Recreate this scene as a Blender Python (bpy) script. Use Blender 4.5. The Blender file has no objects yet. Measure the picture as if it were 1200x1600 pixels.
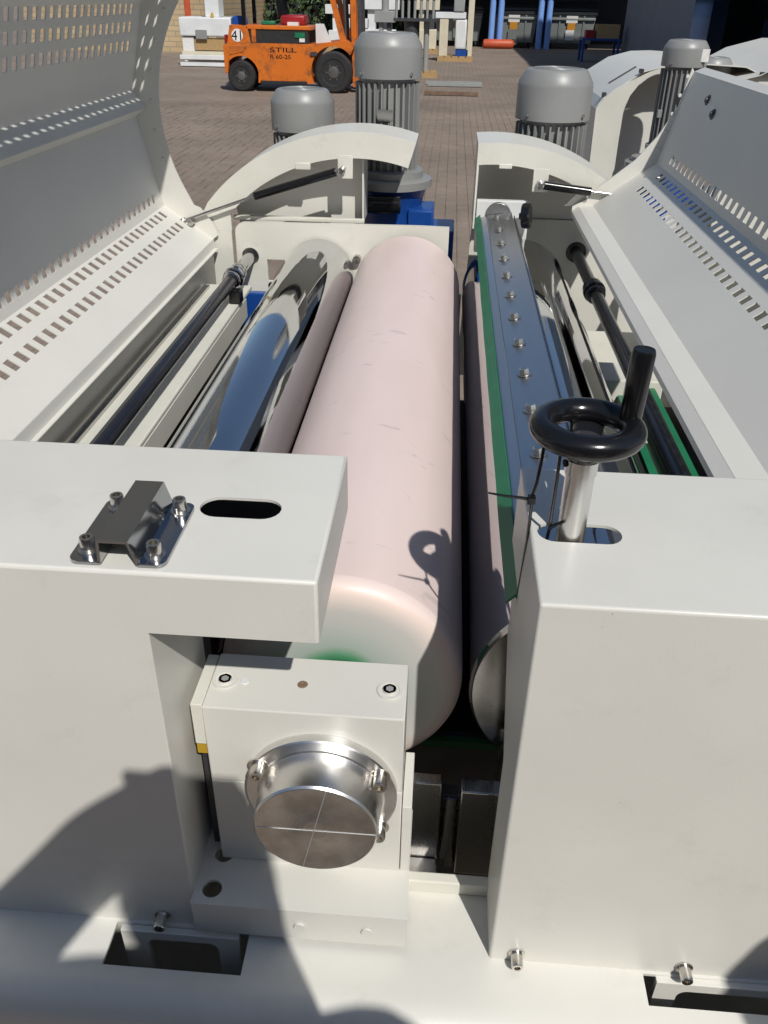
import bpy, bmesh, math, random
from mathutils import Vector, Matrix
from mathutils.geometry import tessellate_polygon
random.seed(7)
R = math.radians
scn = bpy.context.scene
col = scn.collection

# ------------------------------------------------------------------ camera, sky, sun, exposure
CAM_Z = 1.6
PITCH, YAW, ROLL = R(31.9), R(3.7), R(1.0)
fw = Vector((-math.sin(YAW)*math.cos(PITCH), math.cos(YAW)*math.cos(PITCH), -math.sin(PITCH)))
rt0 = Vector((math.cos(YAW), math.sin(YAW), 0)); up0 = rt0.cross(fw)
rt = rt0*math.cos(ROLL)+up0*math.sin(ROLL); up = up0*math.cos(ROLL)-rt0*math.sin(ROLL)
cd = bpy.data.cameras.new('camera'); cam = bpy.data.objects.new('camera', cd); col.objects.link(cam)
cd.sensor_fit = 'VERTICAL'; cd.sensor_height = 24.0; cd.sensor_width = 18.0; cd.lens = 24.0*1300/1600
cd.clip_start = 0.02; cd.clip_end = 600
m = Matrix.Identity(4)
for i in range(3):
    m[i][0] = rt[i]; m[i][1] = up[i]; m[i][2] = -fw[i]
m[2][3] = CAM_Z
cam.matrix_world = m
scn.camera = cam

LIGHT = Vector((-.37, .80, -1.0)).normalized()          # the way the sunlight travels
SUN_EL = math.asin(-LIGHT.z); SUN_AZ = math.atan2(-LIGHT.x, -LIGHT.y)
w = bpy.data.worlds.new('World'); scn.world = w; w.use_nodes = True
nt = w.node_tree; nt.nodes.clear()
sky = nt.nodes.new('ShaderNodeTexSky'); sky.sky_type = 'NISHITA'; sky.sun_disc = False
sky.sun_elevation = SUN_EL; sky.sun_rotation = SUN_AZ; sky.altitude = 50; sky.air_density = 1.0; sky.dust_density = 0.6; sky.ozone_density = 1.5
bg = nt.nodes.new('ShaderNodeBackground'); bg.inputs[1].default_value = 0.08
wo = nt.nodes.new('ShaderNodeOutputWorld')
nt.links.new(sky.outputs[0], bg.inputs[0]); nt.links.new(bg.outputs[0], wo.inputs[0])
sl = bpy.data.lights.new('sun', 'SUN'); sl.energy = 3.8; sl.angle = R(0.65); sl.color = (1.0, .97, .92)
sun = bpy.data.objects.new('sun', sl); col.objects.link(sun)
sun.rotation_euler = LIGHT.to_track_quat('-Z', 'Y').to_euler(); sun.location = (3, -6, 9)
vs = scn.view_settings
vs.view_transform = 'Standard'; vs.look = 'None'; vs.exposure = 0.0; vs.gamma = 1.0; vs.use_curve_mapping = False
scn.cycles.max_bounces = 10; scn.cycles.glossy_bounces = 8

# ------------------------------------------------------------------ materials
MATS = {}
def mat(name, c, rough=.5, metal=0., var=.06, scale=6., bump=0., bscale=60., spec=.5, dirt=0., coat=0., rvar=0., stretch=None, dirtcol=(.12,.10,.08), dth=(.56, .74)):
    M = bpy.data.materials.new(name); M.use_nodes = True; t = M.node_tree; N = t.nodes; L = t.links
    p = N['Principled BSDF']
    p.inputs['Roughness'].default_value = rough; p.inputs['Metallic'].default_value = metal
    p.inputs['Specular IOR Level'].default_value = spec; p.inputs['Coat Weight'].default_value = coat
    tc = N.new('ShaderNodeNewGeometry'); src = tc.outputs['Position']
    if stretch:
        mp = N.new('ShaderNodeMapping'); mp.inputs['Scale'].default_value = stretch; L.new(src, mp.inputs[0]); src = mp.outputs[0]
    n = N.new('ShaderNodeTexNoise'); n.inputs['Scale'].default_value = scale; n.inputs['Detail'].default_value = 5; L.new(src, n.inputs['Vector'])
    r = N.new('ShaderNodeMapRange'); r.inputs[1].default_value = .3; r.inputs[2].default_value = .7
    r.inputs[3].default_value = 1-var; r.inputs[4].default_value = 1+var; L.new(n.outputs[0], r.inputs[0])
    mx = N.new('ShaderNodeVectorMath'); mx.operation = 'SCALE'; mx.inputs[0].default_value = c[:3]; L.new(r.outputs[0], mx.inputs['Scale'])
    out = mx.outputs[0]
    if dirt:
        n2 = N.new('ShaderNodeTexNoise'); n2.inputs['Scale'].default_value = scale*2.3; n2.inputs['Detail'].default_value = 9; n2.inputs['Roughness'].default_value = .7
        L.new(src, n2.inputs['Vector'])
        r2 = N.new('ShaderNodeMapRange'); r2.inputs[1].default_value = dth[0]; r2.inputs[2].default_value = dth[1]; r2.inputs[3].default_value = 0; r2.inputs[4].default_value = dirt
        L.new(n2.outputs[0], r2.inputs[0])
        mm = N.new('ShaderNodeMix'); mm.data_type = 'RGBA'; L.new(r2.outputs[0], mm.inputs[0]); L.new(out, mm.inputs[6]); mm.inputs[7].default_value = (*dirtcol, 1); out = mm.outputs[2]
    if name.startswith('paint'):
        vo = N.new('ShaderNodeTexVoronoi'); vo.inputs['Scale'].default_value = 55; L.new(src, vo.inputs['Vector'])
        n4 = N.new('ShaderNodeTexNoise'); n4.inputs['Scale'].default_value = 9; n4.inputs['Detail'].default_value = 4; L.new(src, n4.inputs['Vector'])
        th = N.new('ShaderNodeMapRange'); th.inputs[1].default_value = .55; th.inputs[2].default_value = .75; th.inputs[3].default_value = 0; th.inputs[4].default_value = .09; L.new(n4.outputs[0], th.inputs[0])
        lt = N.new('ShaderNodeMath'); lt.operation = 'LESS_THAN'; L.new(vo.outputs['Distance'], lt.inputs[0]); L.new(th.outputs[0], lt.inputs[1])
        ml = N.new('ShaderNodeMath'); ml.operation = 'MULTIPLY'; L.new(lt.outputs[0], ml.inputs[0]); ml.inputs[1].default_value = .45
        m4 = N.new('ShaderNodeMix'); m4.data_type = 'RGBA'; L.new(ml.outputs[0], m4.inputs[0]); L.new(out, m4.inputs[6]); m4.inputs[7].default_value = (.22, .19, .15, 1); out = m4.outputs[2]
    L.new(out, p.inputs['Base Color'])
    if rvar:
        r3 = N.new('ShaderNodeMapRange'); r3.inputs[1].default_value = .3; r3.inputs[2].default_value = .7
        r3.inputs[3].default_value = max(0.01, rough-rvar); r3.inputs[4].default_value = rough+rvar; L.new(n.outputs[0], r3.inputs[0]); L.new(r3.outputs[0], p.inputs['Roughness'])
    if bump:
        n3 = N.new('ShaderNodeTexNoise'); n3.inputs['Scale'].default_value = bscale; n3.inputs['Detail'].default_value = 3; L.new(src, n3.inputs['Vector'])
        b = N.new('ShaderNodeBump'); b.inputs['Strength'].default_value = bump; b.inputs['Distance'].default_value = .002; L.new(n3.outputs[0], b.inputs['Height']); L.new(b.outputs[0], p.inputs['Normal'])
    MATS[name] = M; return M

mat('paint', (.665, .652, .595), .36, var=.045, scale=5, bump=.06, bscale=420, dirt=.22, rvar=.06, dirtcol=(.40,.37,.30))
mat('paint_clean', (.665, .652, .595), .4, var=.03, scale=4, bump=.1, bscale=300, dirt=.06, dirtcol=(.4,.37,.3))
mat('paint_end', (.66, .65, .575), .42, var=.04, scale=7, bump=.12, bscale=200, dirt=.22, dirtcol=(.36,.31,.22))
mat('chrome', (.60, .61, .63), .045, 1, var=.03, scale=4, rvar=.02, bump=.02, bscale=25)
mat('chrome_rod', (.55, .55, .57), .12, 1, var=.06, scale=9, rvar=.04)
mat('stainless', (.50, .49, .47), .22, 1, var=.08, scale=18, rvar=.08, stretch=(40, 3, 40))
mat('bar_steel', (.60, .61, .63), .32, 1, var=.03, scale=5, rvar=.03, stretch=(12, 1.5, 12))
mat('turned', (.74, .73, .71), .31, 1, var=.06, scale=30, rvar=.06, bump=.03, bscale=160)
mat('turned_face', (.50, .48, .46), .24, 1, var=.14, scale=14, rvar=.08)
mat('bolt', (.66, .63, .58), .24, 1, var=.12, scale=80)
mat('raw_steel', (.36, .35, .34), .38, 1, var=.15, scale=25, dirt=.3)
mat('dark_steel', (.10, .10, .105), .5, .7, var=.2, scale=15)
mat('rod_dark', (.10, .10, .12), .25, .9, var=.1, scale=12)
mat('black_plastic', (.008, .008, .009), .2, 0, var=.1, bump=.05, bscale=300, spec=.5)
mat('black_rubber', (.018, .018, .018), .75, var=.2, scale=9, dirt=.25, dirtcol=(.12,.10,.08))
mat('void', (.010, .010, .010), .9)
mat('green', (.012, .17, .075), .42, var=.12, scale=14)
mat('green_dark', (.010, .10, .035), .6, var=.15)
mat('blue', (.008, .060, .28), .34, var=.12, scale=9, dirt=.12, coat=.2)
mat('grey', (.255, .258, .25), .40, var=.05, scale=8, bump=.08, bscale=300, dirt=.12)
mat('grey_light', (.30, .31, .30), .45, var=.05, dirt=.1)
mat('orange', (.62, .15, .012), .45, var=.10, scale=2, dirt=.8, dirtcol=(.12,.06,.03), dth=(.50, .66))
mat('white_item', (.70, .71, .70), .5, var=.08, scale=3, dirt=.2, dirtcol=(.35,.33,.3))
mat('cream_item', (.62, .56, .42), .5, var=.08, scale=3, dirt=.25, dirtcol=(.3,.25,.18))
mat('wood', (.42, .27, .12), .7, var=.2, scale=8, stretch=(2, 14, 14), dirt=.25)
mat('red', (.30, .012, .015), .4, var=.1)
mat('red_orange', (.50, .085, .03), .5, var=.12)
mat('yellow', (.45, .28, .02), .5, var=.1)
mat('bin', (.19, .205, .195), .5, var=.12, scale=3, dirt=.35, dirtcol=(.2,.19,.16))
mat('bin_lid', (.022, .024, .026), .45, var=.15)
mat('label_orange', (.55, .24, .02), .6); mat('label_white', (.75, .73, .70), .6, var=.1, scale=30)
mat('blue_post', (.20, .36, .74), .5, var=.06)
mat('hall_wall', (.235, .245, .265), .7, var=.07, scale=1.2, bump=.1, bscale=20)
mat('hall_dark', (.03, .03, .034), .9)
mat('glass_blue', (.02, .03, .05), .1)
mat('hub_grey', (.11, .105, .10), .5, .3, var=.2, dirt=.4)
mat('skin', (.45, .26, .18), .5, var=.05); mat('shirt', (.06, .07, .10), .85, var=.1); mat('paper', (.6, .52, .3), .8, var=.15, scale=12)
mat('rust', (.20, .13, .085), .75, .2, var=.3, scale=8)

mat('galv', (.30, .30, .30), .36, 1, var=.10, scale=7, rvar=.06)
mat('polished_sheet', (.40, .41, .43), .13, 1, var=.03, scale=8, rvar=.03)
def pink_material():
    M = bpy.data.materials.new('pink_rubber'); M.use_nodes = True; t = M.node_tree; N = t.nodes; L = t.links; p = N['Principled BSDF']
    g = N.new('ShaderNodeNewGeometry'); mp = N.new('ShaderNodeMapping'); mp.inputs['Scale'].default_value = (6, 1.2, 6); L.new(g.outputs['Position'], mp.inputs[0])
    n = N.new('ShaderNodeTexNoise'); n.inputs['Scale'].default_value = 2.2; n.inputs['Detail'].default_value = 6; L.new(mp.outputs[0], n.inputs['Vector'])
    cr = N.new('ShaderNodeValToRGB'); cr.color_ramp.elements[0].position = .34; cr.color_ramp.elements[1].position = .68
    cr.color_ramp.elements[0].color = (.725, .59, .55, 1); cr.color_ramp.elements[1].color = (.775, .64, .60, 1); L.new(n.outputs[0], cr.inputs[0])
    # thin grey rub marks
    mp2 = N.new('ShaderNodeMapping'); mp2.inputs['Scale'].default_value = (3, 9, 3); L.new(g.outputs['Position'], mp2.inputs[0])
    n2 = N.new('ShaderNodeTexNoise'); n2.inputs['Scale'].default_value = 3.0; n2.inputs['Detail'].default_value = 2; n2.inputs['Distortion'].default_value = 1.2; L.new(mp2.outputs[0], n2.inputs['Vector'])
    r = N.new('ShaderNodeMapRange'); r.inputs[1].default_value = .655; r.inputs[2].default_value = .70; r.inputs[3].default_value = 0; r.inputs[4].default_value = .34; L.new(n2.outputs[0], r.inputs[0])
    mm = N.new('ShaderNodeMix'); mm.data_type = 'RGBA'; L.new(r.outputs[0], mm.inputs[0]); L.new(cr.outputs[0], mm.inputs[6]); mm.inputs[7].default_value = (.36, .33, .31, 1)
    L.new(mm.outputs[2], p.inputs['Base Color']); p.inputs['Roughness'].default_value = .42
    MATS['pink'] = M
def pink_end_material(cx, cz, rr):
    M = bpy.data.materials.new('pink_end'); M.use_nodes = True; t = M.node_tree; N = t.nodes; L = t.links; p = N['Principled BSDF']
    g = N.new('ShaderNodeNewGeometry'); s = N.new('ShaderNodeVectorMath'); s.operation = 'SUBTRACT'; L.new(g.outputs['Position'], s.inputs[0]); s.inputs[1].default_value = (cx, 0, cz)
    k = N.new('ShaderNodeVectorMath'); k.operation = 'MULTIPLY'; L.new(s.outputs[0], k.inputs[0]); k.inputs[1].default_value = (1/rr, 0, 1/rr)
    ln = N.new('ShaderNodeVectorMath'); ln.operation = 'LENGTH'; L.new(k.outputs[0], ln.inputs[0])
    n = N.new('ShaderNodeTexNoise'); n.inputs['Scale'].default_value = 14; L.new(g.outputs['Position'], n.inputs['Vector'])
    a = N.new('ShaderNodeMath'); a.operation = 'MULTIPLY_ADD'; L.new(n.outputs[0], a.inputs[0]); a.inputs[1].default_value = .10; L.new(ln.outputs['Value'], a.inputs[2])
    cr = N.new('ShaderNodeValToRGB'); e = cr.color_ramp.elements
    e[0].position = .33; e[0].color = (.015, .15, .055, 1); e[1].position = .39; e[1].color = (.10, .30, .16, 1)
    for pos, c in ((.47, (.40, .46, .41, 1)), (.66, (.52, .535, .50, 1)), (.82, (.60, .575, .54, 1)), (.92, (.69, .60, .55, 1)), (1.0, (.77, .615, .545, 1)), (1.07, (.78, .645, .60, 1))):
        q = e.new(pos); q.color = c
    L.new(a.outputs[0], cr.inputs[0]); L.new(cr.outputs[0], p.inputs['Base Color']); p.inputs['Roughness'].default_value = .45
    MATS['pink_end'] = M
def ring_material(name, c, cx, cz):
    M = bpy.data.materials.new(name); M.use_nodes = True; t = M.node_tree; N = t.nodes; L = t.links; p = N['Principled BSDF']
    g = N.new('ShaderNodeNewGeometry'); s = N.new('ShaderNodeVectorMath'); s.operation = 'SUBTRACT'; L.new(g.outputs['Position'], s.inputs[0]); s.inputs[1].default_value = (cx, 0, cz)
    k = N.new('ShaderNodeVectorMath'); k.operation = 'MULTIPLY'; L.new(s.outputs[0], k.inputs[0]); k.inputs[1].default_value = (1, 0, 1)
    ln = N.new('ShaderNodeVectorMath'); ln.operation = 'LENGTH'; L.new(k.outputs[0], ln.inputs[0])
    cb = N.new('ShaderNodeCombineXYZ'); L.new(ln.outputs['Value'], cb.inputs[0])
    n = N.new('ShaderNodeTexNoise'); n.inputs['Scale'].default_value = 900; n.inputs['Detail'].default_value = 3; L.new(cb.outputs[0], n.inputs['Vector'])
    n2 = N.new('ShaderNodeTexNoise'); n2.inputs['Scale'].default_value = 34; n2.inputs['Detail'].default_value = 6; L.new(g.outputs['Position'], n2.inputs['Vector'])
    cr = N.new('ShaderNodeValToRGB'); cr.color_ramp.elements[0].position = .38; cr.color_ramp.elements[1].position = .66
    cr.color_ramp.elements[0].color = (c[0]*.72, c[1]*.70, c[2]*.68, 1); cr.color_ramp.elements[1].color = (*c, 1); L.new(n2.outputs[0], cr.inputs[0]); L.new(cr.outputs[0], p.inputs['Base Color'])
    r = N.new('ShaderNodeMapRange'); r.inputs[3].default_value = .20; r.inputs[4].default_value = .38; L.new(n.outputs[0], r.inputs[0]); L.new(r.outputs[0], p.inputs['Roughness'])
    b = N.new('ShaderNodeBump'); b.inputs['Strength'].default_value = .12; b.inputs['Distance'].default_value = .0005; L.new(n.outputs[0], b.inputs['Height']); L.new(b.outputs[0], p.inputs['Normal'])
    p.inputs['Metallic'].default_value = 1; MATS[name] = M
def brick_material(name, c1, c2, mortar, scale, bw, bh, ms=.02, vec='xy', bump=.4):
    M = bpy.data.materials.new(name); M.use_nodes = True; t = M.node_tree; N = t.nodes; L = t.links; p = N['Principled BSDF']
    g = N.new('ShaderNodeNewGeometry'); src = g.outputs['Position']
    if vec != 'xy':
        sp = N.new('ShaderNodeSeparateXYZ'); L.new(src, sp.inputs[0]); cb = N.new('ShaderNodeCombineXYZ')
        o = {'xz': ('X', 'Z'), 'yz': ('Y', 'Z'), 'yx': ('Y', 'X')}[vec]
        L.new(sp.outputs[o[0]], cb.inputs[0]); L.new(sp.outputs[o[1]], cb.inputs[1]); src = cb.outputs[0]
    b = N.new('ShaderNodeTexBrick'); b.inputs['Scale'].default_value = scale; b.inputs['Brick Width'].default_value = bw; b.inputs['Row Height'].default_value = bh
    b.inputs['Mortar Size'].default_value = ms; b.inputs['Color1'].default_value = (*c1, 1); b.inputs['Color2'].default_value = (*c2, 1); b.inputs['Mortar'].default_value = (*mortar, 1)
    L.new(src, b.inputs['Vector'])
    n = N.new('ShaderNodeTexNoise'); n.inputs['Scale'].default_value = .55; n.inputs['Detail'].default_value = 8; n.inputs['Roughness'].default_value = .65; L.new(g.outputs['Position'], n.inputs['Vector'])
    r = N.new('ShaderNodeMapRange'); r.inputs[1].default_value = .3; r.inputs[2].default_value = .7; r.inputs[3].default_value = .74; r.inputs[4].default_value = 1.2; L.new(n.outputs[0], r.inputs[0])
    s = N.new('ShaderNodeVectorMath'); s.operation = 'SCALE'; L.new(b.outputs['Color'], s.inputs[0]); L.new(r.outputs[0], s.inputs['Scale']); L.new(s.outputs[0], p.inputs['Base Color'])
    p.inputs['Roughness'].default_value = .85
    bp = N.new('ShaderNodeBump'); bp.inputs['Strength'].default_value = bump; bp.inputs['Distance'].default_value = .006; bp.invert = True; L.new(b.outputs['Fac'], bp.inputs['Height']); L.new(bp.outputs[0], p.inputs['Normal'])
    MATS[name] = M
pink_material()
brick_material('yard', (.252, .198, .154), (.228, .180, .140), (.182, .142, .109), 1.0, .20, .10, .005, 'yx', .25)
brick_material('brickwall', (.50, .38, .22), (.42, .31, .17), (.30, .25, .18), 1.0, .42, .14, .014, 'xz')
def paver_material():
    M = bpy.data.materials.new('paver'); M.use_nodes = True; t = M.node_tree; N = t.nodes; L = t.links; p = N['Principled BSDF']
    g = N.new('ShaderNodeNewGeometry'); n = N.new('ShaderNodeTexNoise'); n.inputs['Scale'].default_value = .55; n.inputs['Detail'].default_value = 8; n.inputs['Roughness'].default_value = .65; L.new(g.outputs['Position'], n.inputs['Vector'])
    n2 = N.new('ShaderNodeTexVoronoi'); n2.feature = 'F1'; n2.inputs['Scale'].default_value = 7; L.new(g.outputs['Position'], n2.inputs['Vector'])
    r = N.new('ShaderNodeMapRange'); r.inputs[1].default_value = .3; r.inputs[2].default_value = .7; r.inputs[3].default_value = .74; r.inputs[4].default_value = 1.2; L.new(n.outputs[0], r.inputs[0])
    mx = N.new('ShaderNodeMix'); mx.data_type = 'RGBA'; sp = N.new('ShaderNodeSeparateColor'); L.new(n2.outputs['Color'], sp.inputs[0]); L.new(sp.outputs[0], mx.inputs[0])
    mx.inputs[6].default_value = (.256, .201, .156, 1); mx.inputs[7].default_value = (.228, .180, .140, 1)
    s = N.new('ShaderNodeVectorMath'); s.operation = 'SCALE'; L.new(mx.outputs[2], s.inputs[0]); L.new(r.outputs[0], s.inputs['Scale']); L.new(s.outputs[0], p.inputs['Base Color']); p.inputs['Roughness'].default_value = .85
    MATS['paver'] = M
paver_material()

# ------------------------------------------------------------------ mesh helpers
# Machine parts are given in machine units: 1 unit = 0.7 m, heights measured from the lens (z = 1.6).
U = .7
def T(p): return Vector((p[0]*U, p[1]*U, CAM_Z+(p[2]-CAM_Z)*U))
WL = {}
class MB:
    def __init__(s, real=False): s.v = []; s.f = []; s.real = real
    def add(s, vs, fs):
        o = len(s.v); s.v += [Vector(x) for x in vs]; s.f += [tuple(i+o for i in f) for f in fs]; return s
    def box(s, x0, x1, y0, y1, z0, z1):
        return s.add([(x0,y0,z0),(x1,y0,z0),(x1,y1,z0),(x0,y1,z0),(x0,y0,z1),(x1,y0,z1),(x1,y1,z1),(x0,y1,z1)],
                     [(0,3,2,1),(4,5,6,7),(0,1,5,4),(1,2,6,5),(2,3,7,6),(3,0,4,7)])
    def lathe(s, p, ax, prof, n=32, a0=0.):
        p = Vector(p); ax = Vector(ax).normalized(); t = Vector((0,0,1)) if abs(ax.z) < .9 else Vector((1,0,0))
        u = ax.cross(t).normalized(); v = ax.cross(u); vs = []; fs = []
        for d, r in prof:
            for i in range(n):
                a = a0+2*math.pi*i/n; vs.append(p+ax*d+(u*math.cos(a)+v*math.sin(a))*r)
        for k in range(len(prof)-1):
            for i in range(n):
                j = (i+1) % n; fs.append((k*n+i, k*n+j, (k+1)*n+j, (k+1)*n+i))
        if prof[0][1] > 1e-5: fs.append(tuple(range(n-1, -1, -1)))
        if prof[-1][1] > 1e-5: fs.append(tuple((len(prof)-1)*n+i for i in range(n)))
        return s.add(vs, fs)
    def cyl(s, p0, p1, r, r1=None, n=24):
        p0 = Vector(p0); p1 = Vector(p1); return s.lathe(p0, p1-p0, [(0, r), ((p1-p0).length, r if r1 is None else r1)], n)
    def prism(s, poly, axis, a, b):
        n = len(poly)
        f = {'y': lambda q, h: (q[0], h, q[1]), 'z': lambda q, h: (q[0], q[1], h), 'x': lambda q, h: (h, q[0], q[1])}[axis]
        vs = [f(q, a) for q in poly]+[f(q, b) for q in poly]
        tri = [tuple(t) for t in tessellate_polygon([[Vector((q[0], q[1], 0)) for q in poly]])] if n > 5 else [tuple(range(n))]
        return s.add(vs, tri+[tuple(i+n for i in t[::-1]) for t in tri]+[(i, i+n, (i+1) % n+n, (i+1) % n) for i in range(n)])
    def sheet(s, outer, holes=()):
        loops = [[Vector(p) for p in outer]]+[[Vector(p) for p in h] for h in holes]
        vs = [p for l in loops for p in l]; return s.add(vs, [tuple(t) for t in tessellate_polygon(loops)])
    def tube(s, path, r, n=10):
        path = [Vector(p) for p in path]; rings = []; up = Vector((0.13, .31, .94))
        for i, p in enumerate(path):
            d = (path[min(i+1, len(path)-1)]-path[max(i-1, 0)]).normalized(); u = d.cross(up).normalized(); v = d.cross(u)
            rr = r[i] if isinstance(r, (list, tuple)) else r
            rings.append([p+(u*math.cos(2*math.pi*k/n)+v*math.sin(2*math.pi*k/n))*rr for k in range(n)])
        vs = [q for g in rings for q in g]; fs = []
        for i in range(len(rings)-1):
            for k in range(n): fs.append((i*n+k, i*n+(k+1) % n, (i+1)*n+(k+1) % n, (i+1)*n+k))
        fs += [tuple(range(n-1, -1, -1)), tuple((len(rings)-1)*n+k for k in range(n))]
        return s.add(vs, fs)
    def torus(s, c, R_, r, n=48, m_=16, zs=1.):
        vs = []; fs = []
        for i in range(n):
            a = 2*math.pi*i/n
            for k in range(m_):
                b = 2*math.pi*k/m_; q = R_+r*math.cos(b); vs.append((c[0]+q*math.cos(a), c[1]+q*math.sin(a), c[2]+r*zs*math.sin(b)))
        for i in range(n):
            for k in range(m_): fs.append((i*m_+k, ((i+1) % n)*m_+k, ((i+1) % n)*m_+(k+1) % m_, i*m_+(k+1) % m_))
        return s.add(vs, fs)
    def build(s, name, m_, parent=None, bevel=0, seg=2, solid=0, smooth=True, ang=32, off=-1, kind=None, label=None):
        pts = [p.copy() if s.real else T(p) for p in s.v]
        lo = Vector([min(p[i] for p in pts) for i in range(3)]); hi = Vector([max(p[i] for p in pts) for i in range(3)])
        org = Vector(((lo.x+hi.x)/2, (lo.y+hi.y)/2, lo.z))
        me = bpy.data.meshes.new(name); me.from_pydata([p-org for p in pts], [], s.f)
        bm = bmesh.new(); bm.from_mesh(me); bmesh.ops.remove_doubles(bm, verts=bm.verts, dist=1e-5); bmesh.ops.recalc_face_normals(bm, faces=bm.faces)
        bm.to_mesh(me); bm.free()
        if smooth: me.shade_smooth(); me.set_sharp_from_angle(angle=R(ang))
        me.materials.append(MATS[m_])
        o = bpy.data.objects.new(name, me); col.objects.link(o)
        if solid:
            q = o.modifiers.new('thick', 'SOLIDIFY'); q.thickness = solid; q.offset = off
        if bevel:
            q = o.modifiers.new('edge', 'BEVEL'); q.width = bevel; q.segments = seg; q.limit_method = 'ANGLE'; q.angle_limit = R(35); q.harden_normals = False
        if solid or bevel:
            q = o.modifiers.new('crisp', 'EDGE_SPLIT'); q.split_angle = R(ang if ang > 30 else 34)
        place(o, org, parent)
        if kind: o['kind'] = kind
        if label: o['label'] = label
        return o
def place(o, org, parent):
    WL[o] = Vector(org)
    if parent: o.parent = parent; o.location = WL[o]-WL[parent]
    else: o.location = WL[o]
def tag(o, label, cat, group=None):
    o['label'] = label; o['category'] = cat
    if group: o['group'] = group
    return o
def thing(name, label, cat, loc, group=None, real=False):
    o = bpy.data.objects.new(name, None); o.empty_display_size = .05; col.objects.link(o)
    place(o, Vector(loc) if real else T(loc), None); return tag(o, label, cat, group)
def copy_at(o, d, parent):       # a copy of one piece moved by d (metres)
    c = o.copy(); col.objects.link(c); place(c, WL[o]+Vector(d), parent); return c
def struct(o): o['kind'] = 'structure'; return o
def arc(cx, cz, r, a0, a1, n):   # degrees
    return [(cx+r*math.cos(R(a0+(a1-a0)*i/n)), cz+r*math.sin(R(a0+(a1-a0)*i/n))) for i in range(n+1)]
def stadium(x0, x1, yc, h, n=10):
    r = h/2; L_ = arc(x0+r, yc, r, 90, 270, n)+arc(x1-r, yc, r, -90, 90, n); return L_
def screw(p, d, r, h, parent, name='bolt', m_='bolt', washer=True, real=False):
    b = MB(real); pr = [(0, r*1.45), (r*.22, r*1.45), (r*.22, r*1.0)] if washer else [(0, r)]
    pr += [(h*.9, r), (h, r*.9), (h, r*.55), (h*.55, r*.5), (h*.55, 0)]
    b.lathe(p, d, pr, 18); return b.build(name, m_, parent, ang=40)
def text(name, body, size, loc, rot, m_, parent, sx=1.):
    c = bpy.data.curves.new(name, 'FONT'); c.body = body; c.size = size; c.extrude = .001; c.align_x = 'LEFT'
    t = bpy.data.objects.new(name, c); col.objects.link(t); dg = bpy.context.evaluated_depsgraph_get()
    me = bpy.data.meshes.new_from_object(t.evaluated_get(dg)); bpy.data.objects.remove(t)
    me.transform(Matrix.LocRotScale(None, None, Vector((sx, 1, 1)))); me.materials.clear(); me.materials.append(MATS[m_])
    o = bpy.data.objects.new(name, me); col.objects.link(o); o.rotation_euler = rot; place(o, Vector(loc), parent); return o

# ------------------------------------------------------------------ the yard
b = MB(True).box(-150, 150, -60, 300, -.3, 0); struct(b.build('ground', 'yard', smooth=False))
# paving laid as real blocks where they can be told apart
pv = MB(True).prism([(-.0975, 0), (.0975, 0), (.0975, .010), (.0955, .012), (-.0955, .012), (-.0975, .010)], 'x', -.0478, .0478)
def paver_rows(x0, x1, y0, y1):
    out = []; i = int(math.floor(x0/.1))
    while i*.1 < x1:
        o_ = .1*(i % 2); j = int(math.floor((y0-o_)/.2))
        while j*.2+o_ < y1:
            out.append((i*.1+.05, j*.2+o_+.1)); j += 1
        i += 1
    return out
pave = thing('paving', 'worn brown block paving of the yard in running bond', 'paving', (0, 8, 0), real=True)
pave['kind'] = 'structure'; del pave['category']
single = [q for q in paver_rows(-.3, .3, 5.8, 15.6) ][:297]
single_set = set((round(a, 3), round(b_, 3)) for a, b_ in single)
first = None
for (x, y) in single:
    dz = random.uniform(-.004, .003)
    if first is None: first = pv.build('paver', 'paver', pave); base0 = WL[first].copy()
    c = first if (x, y) == single[0] else copy_at(first, (0, 0, 0), pave)
    place(c, Vector((x, y, -.006+dz)), pave)
rest = MB(True); cv = pv.v; cf = pv.f
for (x, y) in paver_rows(-4.6, 1.0, 5.6, 15.0):
    if (round(x, 3), round(y, 3)) in single_set: continue
    if y < 8.2 and x < -1.2*y/5: continue
    dz = random.uniform(-.004, .003)
    rest.add([v+Vector((x, y, -.006+dz)) for v in cv], cf)
rest.build('small_pavers', 'paver', pave, kind='stuff', smooth=False)

# ------------------------------------------------------------------ machine: base
BZ = .272
base = thing('machine_bed', 'cream painted steel bed with rounded front edge across the foot of the machine', 'machine bed', (-.05, .78, -.3))
b = MB()
pkL = [(-.487, .716), (-.262, .716), (-.262, .789), (-.487, .789)]; pkR = [(.379, .722), (.66, .722), (.66, .772), (.379, .772)]
z3 = lambda P, z: [(x, y, z) for x, y in P]
b.sheet(z3([(-1.35, .70), (1.3, .70), (1.3, .90), (-1.35, .90)], BZ), [z3(pkL, BZ), z3(pkR, BZ)])
prof = [(.70+.0*0, BZ)]+[(.70-.055*math.sin(R(a)), BZ-.055*(1-math.cos(R(a)))) for a in range(15, 91, 15)]+[(.645, -.2)]
for i in range(len(prof)-1):
    (y0, z0), (y1, z1) = prof[i], prof[i+1]; b.add([(-1.35, y0, z0), (1.3, y0, z0), (1.3, y1, z1), (-1.35, y1, z1)], [(0, 1, 2, 3)])
b.add([(-1.35, .645, -.2), (1.3, .645, -.2), (1.3, .90, -.2), (-1.35, .90, -.2)], [(0, 1, 2, 3)])
b.add([(-1.35, .90, -.2), (1.3, .90, -.2), (1.3, .90, BZ), (-1.35, .90, BZ)], [(0, 1, 2, 3)])
b.build('front_beam', 'paint', base, ang=50, solid=.004)
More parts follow.
